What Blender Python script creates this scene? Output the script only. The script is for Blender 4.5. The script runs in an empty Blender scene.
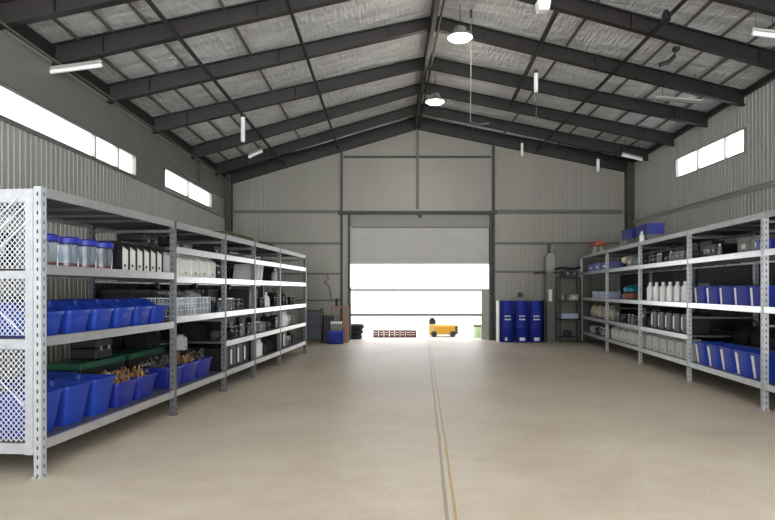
import bpy, bmesh, math, random
from mathutils import Vector, Matrix
random.seed(11)
scene = bpy.context.scene
COL = scene.collection
PI = math.pi

# ------------------------------------------------------------------ materials
def srgb(r, g, b):
    def f(v):
        v /= 255.0
        return v / 12.92 if v <= 0.04045 else ((v + 0.055) / 1.055) ** 2.4
    return (f(r), f(g), f(b), 1.0)

MATS = {}
def mat(name, rgb, rough=0.5, metal=0.0, var=0.12, scale=6.0, bump=0.0, bscale=40.0, trans=0.0, emit=None, spec=0.5, stretch=None):
    if name in MATS:
        return MATS[name]
    m = bpy.data.materials.new(name); m.use_nodes = True
    nt = m.node_tree; N = nt.nodes; L = nt.links
    b = N['Principled BSDF']
    c = srgb(*rgb)
    tc = N.new('ShaderNodeTexCoord')
    mp = N.new('ShaderNodeMapping'); L.new(tc.outputs['Object'], mp.inputs['Vector'])
    if stretch: mp.inputs['Scale'].default_value = stretch
    nz = N.new('ShaderNodeTexNoise'); nz.inputs['Scale'].default_value = scale; nz.inputs['Detail'].default_value = 5
    L.new(mp.outputs['Vector'], nz.inputs['Vector'])
    cr = N.new('ShaderNodeValToRGB')
    cr.color_ramp.elements[0].position = 0.3; cr.color_ramp.elements[1].position = 0.7
    cr.color_ramp.elements[0].color = tuple(x * (1 - var) for x in c[:3]) + (1,)
    cr.color_ramp.elements[1].color = tuple(min(1, x * (1 + var)) for x in c[:3]) + (1,)
    L.new(nz.outputs['Fac'], cr.inputs['Fac']); L.new(cr.outputs['Color'], b.inputs['Base Color'])
    b.inputs['Roughness'].default_value = rough; b.inputs['Metallic'].default_value = metal
    b.inputs['Specular IOR Level'].default_value = spec
    if trans: b.inputs['Transmission Weight'].default_value = trans
    if emit:
        b.inputs['Emission Color'].default_value = srgb(*rgb); b.inputs['Emission Strength'].default_value = emit
    if bump:
        n2 = N.new('ShaderNodeTexNoise'); n2.inputs['Scale'].default_value = bscale; n2.inputs['Detail'].default_value = 4
        L.new(mp.outputs['Vector'], n2.inputs['Vector'])
        bp = N.new('ShaderNodeBump'); bp.inputs['Strength'].default_value = bump; bp.inputs['Distance'].default_value = 0.05
        L.new(n2.outputs['Fac'], bp.inputs['Height']); L.new(bp.outputs['Normal'], b.inputs['Normal'])
    MATS[name] = m
    return m

M_wall = mat('ribbed_sheet', (168, 168, 162), 0.38, 0.2, 0.07, 1.2, 0.05, 3.0, stretch=(1, 1, 0.3))
M_wall_back = mat('back_sheet', (140, 137, 127), 0.36, 0.1, 0.06, 1.0, stretch=(1, 1, 0.3))
M_flash = mat('smooth_flashing', (122, 120, 115), 0.45, 0.2, 0.05, 2.0)
M_foil = None
M_steel = mat('painted_steel_frame', (33, 29, 27), 0.55, 0.1, 0.2, 3.0)
M_steel2 = mat('purlin_steel', (104, 100, 95), 0.5, 0.3, 0.2, 3.0)
M_girt = mat('girt_steel', (98, 95, 88), 0.5, 0.2, 0.1, 3.0)
M_col = mat('column_steel', (62, 60, 56), 0.55, 0.1, 0.15, 3.0)
M_shutter = mat('shutter', (190, 188, 182), 0.55, 0.0, 0.04, 2.0)
M_shutter_d = mat('shutter_box', (142, 139, 134), 0.55, 0.0, 0.04, 2.0)
M_white = mat('white_paint', (228, 229, 228), 0.45, 0.0, 0.04)
M_shelf = mat('galvanised_beam', (205, 206, 208), 0.3, 0.72, 0.08, 12.0)
M_deck = mat('galvanised_deck', (104, 103, 101), 0.4, 0.5, 0.12, 5.0)
M_wire = mat('wire', (222, 226, 232), 0.4, 0.2, 0.05)
M_blue = mat('blue_plastic', (30, 60, 158), 0.4, 0.0, 0.12, 4.0, spec=.35)
M_blue2 = mat('blue_lid', (34, 44, 150), 0.4, 0.0, 0.1, 4.0)
M_bluedk = mat('dark_blue_plastic', (28, 42, 138), 0.38, 0.0, 0.12, 4.0)
M_drum = mat('drum_blue', (30, 46, 142), 0.55, 0.0, 0.08, 4.0, spec=.25)
M_black = mat('black_plastic', (22, 22, 24), 0.45, 0.0, 0.2, 8.0)
M_blackm = mat('black_rubber', (16, 16, 17), 0.8, 0.0, 0.2, 8.0, 0.2)
M_dark = mat('dark_grey_plastic', (48, 49, 54), 0.5, 0.0, 0.15, 8.0)
M_file = mat('grey_board', (188, 188, 178), 0.6, 0.0, 0.05, 8.0)
M_filew = mat('white_board', (222, 222, 216), 0.6, 0.0, 0.04, 8.0)
M_bottle = mat('white_bottle_plastic', (240, 240, 240), 0.3, 0.0, 0.02, 8.0)
M_silver = mat('silver_metal', (190, 190, 188), 0.3, 0.8, 0.05, 8.0)
M_glass = mat('clear_plastic', (215, 226, 236), 0.06, 0.0, 0.02, trans=0.93)
M_red = mat('red_contents', (150, 44, 26), 0.6, 0.0, 0.4, 30.0)
M_rope = mat('brown_fibre', (150, 116, 74), 0.85, 0.0, 0.4, 30.0)
M_green = mat('green_lid', (18, 84, 58), 0.45, 0.0, 0.1)
M_beige = mat('beige_sack', (176, 168, 148), 0.85, 0.0, 0.12, 12.0, 0.4, 14)
M_tan = mat('tan_bread', (206, 172, 130), 0.8, 0.0, 0.2, 20.0)
M_orange = mat('orange_paint', (190, 88, 58), 0.5, 0.0, 0.1)
M_yellow = mat('yellow_paint', (226, 164, 34), 0.45, 0.0, 0.08)
M_lav = mat('lavender_box', (112, 116, 178), 0.55, 0.0, 0.12, 14)
M_pale = mat('pale_blue_case', (170, 182, 208), 0.45, 0.0, 0.06)
M_teal = mat('teal_plastic', (20, 120, 140), 0.4, 0.0, 0.1)
M_brown = mat('brown_plastic', (128, 78, 54), 0.6, 0.0, 0.15)
M_brick = mat('dark_red_crate', (108, 52, 44), 0.7, 0.0, 0.3, 12)
M_limegreen = mat('pale_green_plastic', (196, 226, 176), 0.45, 0.0, 0.05)
M_copper = mat('copper_brown_paint', (150, 112, 96), 0.55, 0.1, 0.15)
M_duct = mat('grey_duct', (112, 111, 104), 0.5, 0.15, 0.06, 2)
M_duct2 = mat('light_grey_duct', (150, 150, 142), 0.5, 0.1, 0.06, 2)
M_olive = mat('olive_box', (86, 82, 56), 0.7, 0.0, 0.25, 8)
M_cream = mat('cream_plastic', (214, 204, 170), 0.5, 0.0, 0.05)
M_midgrey = mat('mid_grey_plastic', (118, 118, 116), 0.5, 0.0, 0.1, 8)

def lamp_mat():
    m = bpy.data.materials.new('lamp_diffuser'); m.use_nodes = True
    b = m.node_tree.nodes['Principled BSDF']
    b.inputs['Emission Color'].default_value = (1, 0.95, 0.84, 1); b.inputs['Emission Strength'].default_value = 14
    return m
M_lamp = lamp_mat()

def pane_mat():
    m = bpy.data.materials.new('frosted_daylight_pane'); m.use_nodes = True
    nt = m.node_tree; N = nt.nodes; L = nt.links
    out = N['Material Output']; N.remove(N['Principled BSDF'])
    t = N.new('ShaderNodeBsdfTransparent'); t.inputs['Color'].default_value = (0.97, 0.98, 1, 1)
    g = N.new('ShaderNodeBsdfTranslucent'); g.inputs['Color'].default_value = (0.9, 0.92, 0.95, 1)
    mx = N.new('ShaderNodeMixShader'); mx.inputs['Fac'].default_value = 0.25
    L.new(t.outputs[0], mx.inputs[1]); L.new(g.outputs[0], mx.inputs[2]); L.new(mx.outputs[0], out.inputs['Surface'])
    return m
M_pane = pane_mat()

def foil_mat():
    m = bpy.data.materials.new('wrinkled_foil_insulation'); m.use_nodes = True
    nt = m.node_tree; N = nt.nodes; L = nt.links; b = N['Principled BSDF']
    tc = N.new('ShaderNodeTexCoord')
    mp = N.new('ShaderNodeMapping'); mp.inputs['Scale'].default_value = (0.5, 2.2, 1.0); L.new(tc.outputs['Object'], mp.inputs['Vector'])
    n1 = N.new('ShaderNodeTexNoise'); n1.inputs['Scale'].default_value = 2.2; n1.inputs['Detail'].default_value = 7; n1.inputs['Distortion'].default_value = 0.6
    L.new(mp.outputs[0], n1.inputs['Vector'])
    mp2 = N.new('ShaderNodeMapping'); mp2.inputs['Scale'].default_value = (3.5, 0.7, 1.0); L.new(tc.outputs['Object'], mp2.inputs['Vector'])
    n2 = N.new('ShaderNodeTexNoise'); n2.inputs['Scale'].default_value = 4.5; n2.inputs['Detail'].default_value = 5
    L.new(mp2.outputs[0], n2.inputs['Vector'])
    ad = N.new('ShaderNodeMath'); ad.operation = 'ADD'; L.new(n1.outputs['Fac'], ad.inputs[0]); L.new(n2.outputs['Fac'], ad.inputs[1])
    bp = N.new('ShaderNodeBump'); bp.inputs['Strength'].default_value = 0.9; bp.inputs['Distance'].default_value = 0.08
    L.new(ad.outputs[0], bp.inputs['Height']); L.new(bp.outputs['Normal'], b.inputs['Normal'])
    cr = N.new('ShaderNodeValToRGB'); cr.color_ramp.elements[0].position = 0.35; cr.color_ramp.elements[1].position = 0.7
    cr.color_ramp.elements[0].color = srgb(212, 212, 210); cr.color_ramp.elements[1].color = srgb(250, 250, 249)
    L.new(n1.outputs['Fac'], cr.inputs['Fac']); L.new(cr.outputs['Color'], b.inputs['Base Color'])
    b.inputs['Metallic'].default_value = 0.3; b.inputs['Roughness'].default_value = 0.32
    return m
M_foil = foil_mat()

def floor_mat():
    m = bpy.data.materials.new('sealed_tan_concrete'); m.use_nodes = True
    nt = m.node_tree; N = nt.nodes; L = nt.links; b = N['Principled BSDF']
    tc = N.new('ShaderNodeTexCoord')
    def noise(s, d, dist=0.0):
        n = N.new('ShaderNodeTexNoise'); n.inputs['Scale'].default_value = s; n.inputs['Detail'].default_value = d; n.inputs['Distortion'].default_value = dist
        L.new(tc.outputs['Object'], n.inputs['Vector']); return n
    def ramp(src, p0, c0, p1, c1):
        r = N.new('ShaderNodeValToRGB'); r.color_ramp.elements[0].position = p0; r.color_ramp.elements[1].position = p1
        r.color_ramp.elements[0].color = c0; r.color_ramp.elements[1].color = c1; L.new(src, r.inputs['Fac']); return r
    def mix(fac, a, bb):
        x = N.new('ShaderNodeMix'); x.data_type = 'RGBA'
        if isinstance(fac, float): x.inputs['Factor'].default_value = fac
        else: L.new(fac, x.inputs['Factor'])
        for s, v in ((6, a), (7, bb)):
            if isinstance(v, tuple): x.inputs[s].default_value = v
            else: L.new(v, x.inputs[s])
        return x.outputs[2]
    n1 = noise(0.55, 7, 0.5); n2 = noise(3.5, 6); n3 = noise(40, 3)
    r1 = ramp(n1.outputs['Fac'], 0.3, srgb(182, 169, 151), 0.72, srgb(206, 195, 178))
    r2 = ramp(n2.outputs['Fac'], 0.38, srgb(182, 167, 147), 0.64, srgb(204, 194, 178))
    c = mix(0.35, r1.outputs['Color'], r2.outputs['Color'])
    r3 = ramp(n3.outputs['Fac'], 0.35, (0.82, 0.82, 0.82, 1), 0.6, (1, 1, 1, 1))
    mm = N.new('ShaderNodeMix'); mm.data_type = 'RGBA'; mm.blend_type = 'MULTIPLY'; mm.inputs['Factor'].default_value = 0.5
    L.new(c, mm.inputs[6]); L.new(r3.outputs['Color'], mm.inputs[7]); c = mm.outputs[2]
    sp = N.new('ShaderNodeSeparateXYZ'); L.new(tc.outputs['Object'], sp.inputs[0])
    def math_(op, a, bb=None, cc=None):
        x = N.new('ShaderNodeMath'); x.operation = op
        for i, v in enumerate((a, bb, cc)):
            if v is None: continue
            if isinstance(v, (int, float)): x.inputs[i].default_value = v
            else: L.new(v, x.inputs[i])
        return x.outputs[0]
    # saw-cut joint running down the hall, with an ochre filler line beside it
    wob = math_('MULTIPLY', math_('SUBTRACT', noise(0.9, 2).outputs['Fac'], 0.5), 0.05)
    d = math_('SUBTRACT', math_('SUBTRACT', sp.outputs['X'], math_('MULTIPLY_ADD', sp.outputs['Y'], 0.0575, 0.18)), wob)
    def line(off, w):
        return math_('LESS_THAN', math_('ABSOLUTE', math_('SUBTRACT', d, off)), w)
    c = mix(math_('MULTIPLY', line(0.0, 0.014), 0.6), c, srgb(112, 104, 92))
    c = mix(math_('MULTIPLY', line(0.026, 0.008), 0.3), c, srgb(190, 180, 162))
    c = mix(math_('MULTIPLY', line(0.062, 0.012), 0.75), c, srgb(166, 132, 74))
    L.new(c, b.inputs['Base Color'])
    rr = ramp(n2.outputs['Fac'], 0.35, (0.42, 0.42, 0.42, 1), 0.7, (0.52, 0.52, 0.52, 1))
    L.new(rr.outputs['Color'], b.inputs['Roughness'])
    b.inputs['Specular IOR Level'].default_value = 0.3
    return m
M_floor = floor_mat()

def post_mat(nm='slotted_post', ca=(170, 174, 180), cb=(205, 208, 212)):
    m = bpy.data.materials.new(nm); m.use_nodes = True
    nt = m.node_tree; N = nt.nodes; L = nt.links; b = N['Principled BSDF']
    tc = N.new('ShaderNodeTexCoord'); sp = N.new('ShaderNodeSeparateXYZ'); L.new(tc.outputs['Object'], sp.inputs[0])
    def math_(op, a, bb=None):
        x = N.new('ShaderNodeMath'); x.operation = op
        for i, v in enumerate((a, bb)):
            if v is None: continue
            if isinstance(v, (int, float)): x.inputs[i].default_value = v
            else: L.new(v, x.inputs[i])
        return x.outputs[0]
    fz = math_('LESS_THAN', math_('FRACT', math_('MULTIPLY', sp.outputs['Z'], 12.5)), 0.42)
    ax = math_('LESS_THAN', math_('ABSOLUTE', sp.outputs['X']), 0.007)
    ay = math_('LESS_THAN', math_('ABSOLUTE', sp.outputs['Y']), 0.007)
    sl = math_('MULTIPLY', fz, math_('MAXIMUM', ax, ay))
    nz = N.new('ShaderNodeTexNoise'); nz.inputs['Scale'].default_value = 14; L.new(tc.outputs['Object'], nz.inputs['Vector'])
    cr = N.new('ShaderNodeValToRGB'); cr.color_ramp.elements[0].color = srgb(*ca); cr.color_ramp.elements[1].color = srgb(*cb)
    L.new(nz.outputs['Fac'], cr.inputs['Fac'])
    mx = N.new('ShaderNodeMix'); mx.data_type = 'RGBA'; L.new(sl, mx.inputs['Factor']); L.new(cr.outputs['Color'], mx.inputs[6]); mx.inputs[7].default_value = srgb(46, 47, 50)
    L.new(mx.outputs[2], b.inputs['Base Color'])
    b.inputs['Metallic'].default_value = 0.3; b.inputs['Roughness'].default_value = 0.4
    return m
M_post = post_mat(); M_post_dark = post_mat('dark_slotted_post', (98, 100, 104), (126, 128, 132))  # second, darker post colour for left posts past the first

# ------------------------------------------------------------------ mesh helpers
class MB:
    def __init__(s): s.v = []; s.f = []; s.sm = []
    def add(s, vs, fs, smooth=False):
        o = len(s.v); s.v += [tuple(v) for v in vs]; s.f += [tuple(i + o for i in f) for f in fs]; s.sm += [smooth] * len(fs); return s
    def box(s, x0, x1, y0, y1, z0, z1):
        return s.hexa([(x0, y0, z0), (x1, y0, z0), (x1, y1, z0), (x0, y1, z0), (x0, y0, z1), (x1, y0, z1), (x1, y1, z1), (x0, y1, z1)])
    def hexa(s, p):
        return s.add(p, [(3, 2, 1, 0), (4, 5, 6, 7), (0, 1, 5, 4), (1, 2, 6, 5), (2, 3, 7, 6), (3, 0, 4, 7)])
    def taper(s, w0, d0, w1, d1, z0, z1, cx=0, cy=0):
        return s.hexa([(cx - w0 / 2, cy - d0 / 2, z0), (cx + w0 / 2, cy - d0 / 2, z0), (cx + w0 / 2, cy + d0 / 2, z0), (cx - w0 / 2, cy + d0 / 2, z0),
                       (cx - w1 / 2, cy - d1 / 2, z1), (cx + w1 / 2, cy - d1 / 2, z1), (cx + w1 / 2, cy + d1 / 2, z1), (cx - w1 / 2, cy + d1 / 2, z1)])
    def bar(s, a, b, w, h=None, up=(0, 0, 1)):
        a, b = Vector(a), Vector(b); h = h or w
        d = (b - a).normalized(); u = Vector(up)
        if abs(d.dot(u)) > 0.99: u = Vector((1, 0, 0))
        r = d.cross(u).normalized() * w / 2; t = r.cross(d).normalized() * h / 2
        return s.hexa([a - r - t, a + r - t, b + r - t, b - r - t, a - r + t, a + r + t, b + r + t, b - r + t])
    def tube(s, pts, r, n=8, closed=False):
        pts = [Vector(p) for p in pts]; rings = []
        N = len(pts)
        for i, p in enumerate(pts):
            if closed: d = pts[(i + 1) % N] - pts[i - 1]
            else: d = pts[min(i + 1, N - 1)] - pts[max(i - 1, 0)]
            d.normalize()
            u = Vector((0, 0, 1)) if abs(d.z) < 0.9 else Vector((1, 0, 0))
            a = d.cross(u).normalized(); b = a.cross(d).normalized()
            rings.append([p + (a * math.cos(2 * PI * k / n) + b * math.sin(2 * PI * k / n)) * r for k in range(n)])
        vs = [v for q in rings for v in q]; fs = []
        M = N if closed else N - 1
        for i in range(M):
            j = (i + 1) % N
            for k in range(n):
                k2 = (k + 1) % n
                fs.append((i * n + k, i * n + k2, j * n + k2, j * n + k))
        if not closed:
            fs.append(tuple(range(n))[::-1]); fs.append(tuple((N - 1) * n + k for k in range(n)))
        return s.add(vs, fs, True)
    def lathe(s, prof, n=20, cx=0, cy=0, cz=0, axis='z'):
        vs = []; fs = []
        for r, z in prof:
            for k in range(n):
                a = 2 * PI * k / n
                if axis == 'z': vs.append((cx + r * math.cos(a), cy + r * math.sin(a), cz + z))
                elif axis == 'x': vs.append((cx + z, cy + r * math.cos(a), cz + r * math.sin(a)))
                else: vs.append((cx + r * math.cos(a), cy + z, cz + r * math.sin(a)))
        for i in range(len(prof) - 1):
            for k in range(n):
                k2 = (k + 1) % n
                fs.append((i * n + k, i * n + k2, (i + 1) * n + k2, (i + 1) * n + k))
        fs.append(tuple(range(n))[::-1]); fs.append(tuple((len(prof) - 1) * n + k for k in range(n)))
        return s.add(vs, fs, True)
    def prism(s, poly, x0, x1):
        """poly in (y,z), extruded along x"""
        n = len(poly)
        vs = [(x0, y, z) for y, z in poly] + [(x1, y, z) for y, z in poly]
        fs = [tuple(range(n))[::-1], tuple(range(n, 2 * n))] + [(i, (i + 1) % n, n + (i + 1) % n, n + i) for i in range(n)]
        return s.add(vs, fs)
    def build(s, name, m, parent=None, bevel=0.0, solid=0.0, loc=None):
        me = bpy.data.meshes.new(name); me.from_pydata(s.v, [], s.f)
        for p, q in zip(me.polygons, s.sm): p.use_smooth = q
        bm = bmesh.new(); bm.from_mesh(me); bmesh.ops.recalc_face_normals(bm, faces=bm.faces); bm.to_mesh(me); bm.free()
        if any(s.sm):
            try: me.set_sharp_from_angle(angle=math.radians(40))
            except Exception: pass
        me.materials.append(m)
        o = bpy.data.objects.new(name, me); COL.objects.link(o)
        if parent: o.parent = parent
        if loc: o.location = loc
        if solid:
            q = o.modifiers.new('shell', 'SOLIDIFY'); q.thickness = solid; q.offset = -1
        if bevel:
            q = o.modifiers.new('soft_edges', 'BEVEL'); q.width = bevel; q.segments = 2; q.limit_method = 'ANGLE'
        return o

def tag(o, label, cat, group=None, kind=None):
    o['label'] = label; o['category'] = cat
    if group: o['group'] = group
    if kind: o['kind'] = kind
    return o
def empty(name, loc=(0, 0, 0), rz=0):
    o = bpy.data.objects.new(name, None); COL.objects.link(o); o.location = loc; o.rotation_euler = (0, 0, rz); o.empty_display_size = 0.1
    return o
def dup(o, parent=None):
    c = o.copy(); COL.objects.link(c)
    if parent: c.parent = parent
    for ch in list(o.children): dup(ch, c)
    return c
def struct(name, mb, m, label=None, cat=None, **k):
    o = mb.build(name, m, **k); o['kind'] = 'structure'
    if label: o['label'] = label; o['category'] = cat
    return o
ORD = ['first', 'second', 'third', 'fourth', 'fifth', 'sixth', 'seventh', 'eighth', 'ninth', 'tenth', 'eleventh', 'twelfth']

# ------------------------------------------------------------------ the hall
XL, XR, XRIDGE = -5.15, 7.80, 0.95
YB, YF = 19.2, -2.2
ZL, ZRIDGE, ZR = 5.36, 7.13, 5.74
def zre(y): return ZR + (19.2 - y) * 0.034
def zroof(x, y=19.2):
    return ZRIDGE - (XRIDGE - x) * (ZRIDGE - ZL) / (XRIDGE - XL) if x < XRIDGE else ZRIDGE - (x - XRIDGE) * (ZRIDGE - zre(y)) / (XR - XRIDGE)
DX0, DX1, DZ = -1.22, 3.28, 3.94       # roller door opening

struct('floor', MB().box(XL - 0.15, XR + 0.15, YF, YB + 0.12, -0.15, 0), M_floor, 'tan sealed concrete floor with a saw-cut joint down the middle', 'floor')
struct('ground', MB().box(-30, 34, YB + 0.12, 70, -0.17, -0.02), mat('pale_yard_concrete', (205, 203, 196), 0.8, 0, 0.05, 0.5), 'pale concrete yard seen through the open door', 'ground')

def strips(fn, a0, a1, step, ztop, opens, ribs):
    """corrugated sheet: fn(a, depth, z) -> point; opens = (a0,a1,z0,z1); ribs = (step, width, height, z0, z1)"""
    mb = MB()
    cuts = sorted(set([a0, a1] + [o[0] for o in opens] + [o[1] for o in opens] + ([XRIDGE] if a0 < XRIDGE < a1 and ztop(a0) != ztop(XRIDGE) else [])))
    def seg(b0, b1, d0, d1, zl=None, zh=None):
        mid = (b0 + b1) / 2; iv = [(0.0, None)]
        for o in opens:
            if o[0] <= mid <= o[1]:
                new = []
                for lo, hi in iv:
                    if o[2] > lo and (hi is None or o[2] < hi): new.append((lo, o[2]))
                    elif hi is not None and hi <= o[2]: new.append((lo, hi)); continue
                    if hi is None or o[3] < hi: new.append((max(lo, o[3]), hi))
                iv = new
        for lo, hi in iv:
            t0 = ztop(b0) if hi is None else hi; t1 = ztop(b1) if hi is None else hi
            if zl is not None: lo = max(lo, zl)
            if zh is not None: t0 = min(t0, zh); t1 = min(t1, zh)
            if t0 - lo < 0.01: continue
            mb.hexa([fn(b0, d0, lo), fn(b1, d0, lo), fn(b1, d1, lo), fn(b0, d1, lo), fn(b0, d0, t0), fn(b1, d0, t1), fn(b1, d1, t1), fn(b0, d1, t0)])
    for i in range(len(cuts) - 1): seg(cuts[i], cuts[i + 1], 0.0, 0.12)
    st, w, h, z0, z1 = ribs
    a = a0 + st / 2
    while a < a1 - w:
        seg(a, a + w, -h, 0.002, z0, z1); a += st
    return mb

# back wall
wb = strips(lambda a, d, z: (a, YB + d, z), XL - 0.12, XR + 0.12, 1, lambda a: zroof(min(max(a, XL), XR)) , [(DX0, DX1, 0, DZ)], (0.15, 0.03, 0.02, 0, 9))
struct('wall_back', wb, M_wall_back, 'ribbed beige gable wall around the roller door', 'wall')
WL = [(1.5, 12.24, 3.90, 4.33), (13.8, 17.5, 3.97, 4.42)]
WR = [(13.06, 16.2, 4.60, 5.14), (3.0, 9.0, 4.60, 5.14)]
wl = strips(lambda a, d, z: (XL - d, a, z), YF, YB + 0.12, 1, lambda a: ZL, WL, (0.13, 0.03, 0.016, 0, 3.86))
struct('wall_left', wl, M_wall, 'ribbed grey sheet wall with a long strip window behind the left rack', 'wall')
struct('trim_1', MB().box(XL, XL + 0.03, YF, 12.3, 4.36, 5.05).box(XL, XL + 0.03, 12.3, YB - .02, 4.46, 5.05).box(XL, XL + 0.045, YF, YB - .02, 3.855, 3.885).box(XL, XL + 0.03, 12.27, 13.77, 3.89, 4.46), M_flash,
       'smooth grey flashing band above the left strip windows', 'flashing')
wr = strips(lambda a, d, z: (XR + d, a, z), YF, YB + 0.12, 1, lambda a: zre(a), WR, (0.13, 0.03, 0.016, 0, 9))
struct('wall_right', wr, M_wall, 'ribbed grey sheet wall with one strip window behind the right rack', 'wall')

def window(n, side, y0, y1, z0, z1, mull, label):
    x = XL if side < 0 else XR
    s = -1 if side < 0 else 1     # outward
    root = empty('window_%d' % n, (x, (y0 + y1) / 2, z0)); root['kind'] = 'structure'; root['label'] = label; root['category'] = 'window'
    cy = (y0 + y1) / 2
    def b(mb, ya, yb, za, zb, xa, xb): mb.box(min(xa, xb), max(xa, xb), ya - cy, yb - cy, za - z0, zb - z0)
    f = MB()
    b(f, y0, y1, z0, z0 + .025, s * -.03, s * .1); b(f, y0, y1, z1 - .025, z1, s * -.03, s * .1)
    b(f, y0, y0 + .03, z0, z1, s * -.03, s * .1); b(f, y1 - .03, y1, z0, z1, s * -.03, s * .1)
    f.build('window_frame', M_flash, root)
    for m in mull:
        q = MB(); b(q, m - .022, m + .022, z0 + .02, z1 - .02, s * -.02, s * .045); q.build('mullion', M_duct2, root)
    p = MB(); b(p, y0 + .02, y1 - .02, z0 + .02, z1 - .02, s * .045, s * .05); p.build('pane', M_pane, root)
window(1, -1, *WL[0], [4.5, 7.4, 10.55, 11.45], 'long bright strip window high on the left wall, nearest the camera')
window(2, -1, *WL[1], [15.5], 'shorter bright strip window on the left wall near the back corner')
window(3, 1, *WR[0], [15.08, 13.85], 'bright strip window high on the right wall')
window(4, 1, *WR[1], [4.5, 6, 7.5], 'strip window on the right wall outside the picture')

# roof lining
c = MB()
for (xa, xb) in ((XL - .12, XRIDGE), (XRIDGE, XR + .12)):
    for k in range(12):
        ya, yb = YF + (YB + .12 - YF) * k / 12, YF + (YB + .12 - YF) * (k + 1) / 12
        q = [(x, y, zroof(min(max(x, XL), XR), y)) for x, y in ((xa, ya), (xb, ya), (xb, yb), (xa, yb))]
        c.hexa(q + [(x, y, z + .1) for x, y, z in q])
struct('ceiling', c, M_foil, 'silver foil insulated pitched roof lining', 'ceiling')

# rafters (welded I sections, slightly skewed frames)
frames = [(6.2, 7.4, 8.4), (7.85, 8.8, 9.8), (9.2, 10.1, 11.4), (11.0, 12.1, 13.1), (13.1, 14.2, 14.6), (15.7, 15.95, 16.3), (17.9, 17.75, 17.9), (19.08, 19.08, 19.08)]
frames = [(2.2, 2.4, 2.6), (4.2, 4.9, 5.6)] + frames
FRN = {}
for i, (yl, yc, yr) in enumerate(frames):
    for side in (-1, 1):
        xe = XL + .02 if side < 0 else XR - .02
        ye = yl if side < 0 else yr
        top0, top1 = zroof(xe, ye) - .015, ZRIDGE - .015
        h0, h1 = (.33, .25) if side < 0 else (.32, .27)
        if i == len(frames) - 1: h0, h1 = .42, .40
        mb = MB()
        def seg(zt0, zt1, hh, w, hh1=None):
            hh1 = hh1 or hh
            a0 = Vector((xe, ye, 0)); a1 = Vector((XRIDGE, yc, 0)); n = Vector((0, 1, 0)) * w / 2
            P = lambda a, z, k: (a.x, a.y + k * w / 2, z)
            mb.hexa([P(a0, zt0 - hh, -1), P(a1, zt1 - hh1, -1), P(a1, zt1 - hh1, 1), P(a0, zt0 - hh, 1), P(a0, zt0, -1), P(a1, zt1, -1), P(a1, zt1, 1), P(a0, zt0, 1)])
        seg(top0, top1, .02, .13); seg(top0 - h0 + .02, top1 - h1 + .02, .02, .13); seg(top0 - .01, top1 - .01, h0 - .02, .02, h1 - .02)
        for t in (0.12, 0.5, 0.85):
            x = xe + (XRIDGE - xe) * t; y = ye + (yc - ye) * t; z = top0 + (top1 - top0) * t
            mb.box(x - .006, x + .006, y - .06, y + .06, z - h0 + (h0 - h1) * t + .01, z)
        q = struct('rafter', mb, M_steel, 'dark steel rafter on the %s roof slope, %s counted from the back wall' % ('left' if side < 0 else 'right', ORD[len(frames) - 1 - i]), 'rafter')
        q['group'] = 'roof rafters'
struct('ridge_beam', MB().box(XRIDGE - .1, XRIDGE - .02, YF, YB, ZRIDGE - .42, ZRIDGE - .05).box(XRIDGE + .04, XRIDGE + .07, YF, YB, ZRIDGE - .4, ZRIDGE - .33), M_steel, 'dark double beam running along the ridge', 'beam')
px_l = [-4.75, -4.25, -3.75, -2.6]
px_r = [3.7, 5.4, 6.15, 6.7, 7.2]
for i, x in enumerate(px_l + px_r):
    z, zf = zroof(x, YB), zroof(x, YF)
    q = struct('purlin', MB().hexa([(x - .016, YF, zf - .035), (x + .016, YF, zf - .035), (x + .016, YB, z - .035), (x - .016, YB, z - .035), (x - .016, YF, zf + .01), (x + .016, YF, zf + .01), (x + .016, YB, z + .01), (x - .016, YB, z + .01)]), M_steel2,
               'thin steel purlin under the %s roof slope, %s from the %s' % (('left', ORD[i], 'left wall') if i < len(px_l) else ('right', ORD[i - len(px_l)], 'ridge')), 'purlin')
    q['group'] = 'roof purlins'
for nm, x, lab in (('tie_bar', -3.3, 'dark tie bar under the left rafters, nearer the wall'), ('tie_bar', -1.56, 'dark tie bar under the left rafters, nearer the ridge'), ('tie_bar', 4.75, 'dark tie bar under the right rafters')):
    z, zf = zroof(x, YB) - .28, zroof(x, YF) - .28
    q = struct(nm, MB().hexa([(x - .025, YF, zf - .05), (x + .025, YF, zf - .05), (x + .025, YB, z - .05), (x - .025, YB, z - .05), (x - .025, YF, zf), (x + .025, YF, zf), (x + .025, YB, z), (x - .025, YB, z)]), M_steel, lab, 'beam')
# diagonal fly brace under right slope
struct('roof_brace', MB().bar((2.97, 10.5, zroof(2.97, 10.5) - .30), (3.2, 15.6, zroof(3.2, 15.6) - .30), .05, .1), M_steel, 'loose diagonal brace under the right slope right of the lamps', 'brace')
struct('eave_beam', MB().box(XL, XL + .06, YF, YB, ZL - .24, ZL - .02), M_steel, 'dark eave beam along the top of the left wall', 'beam')
struct('eave_beam', MB().hexa([(x, y, zre(y) + d) for d in (-.14, -.02) for x, y in ((XR - .1, YF), (XR, YF), (XR, YB), (XR - .1, YB))]), M_steel, 'dark eave beam along the top of the right wall', 'beam')
struct('conduit', MB().tube([(XL + .15, y, ZL - .30 + 0.012 * math.sin(y * 2)) for y in [YF + .2 + k * .6 for k in range(37)]], .018), M_girt, 'thin conduit under the left eave beam', 'conduit')
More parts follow.
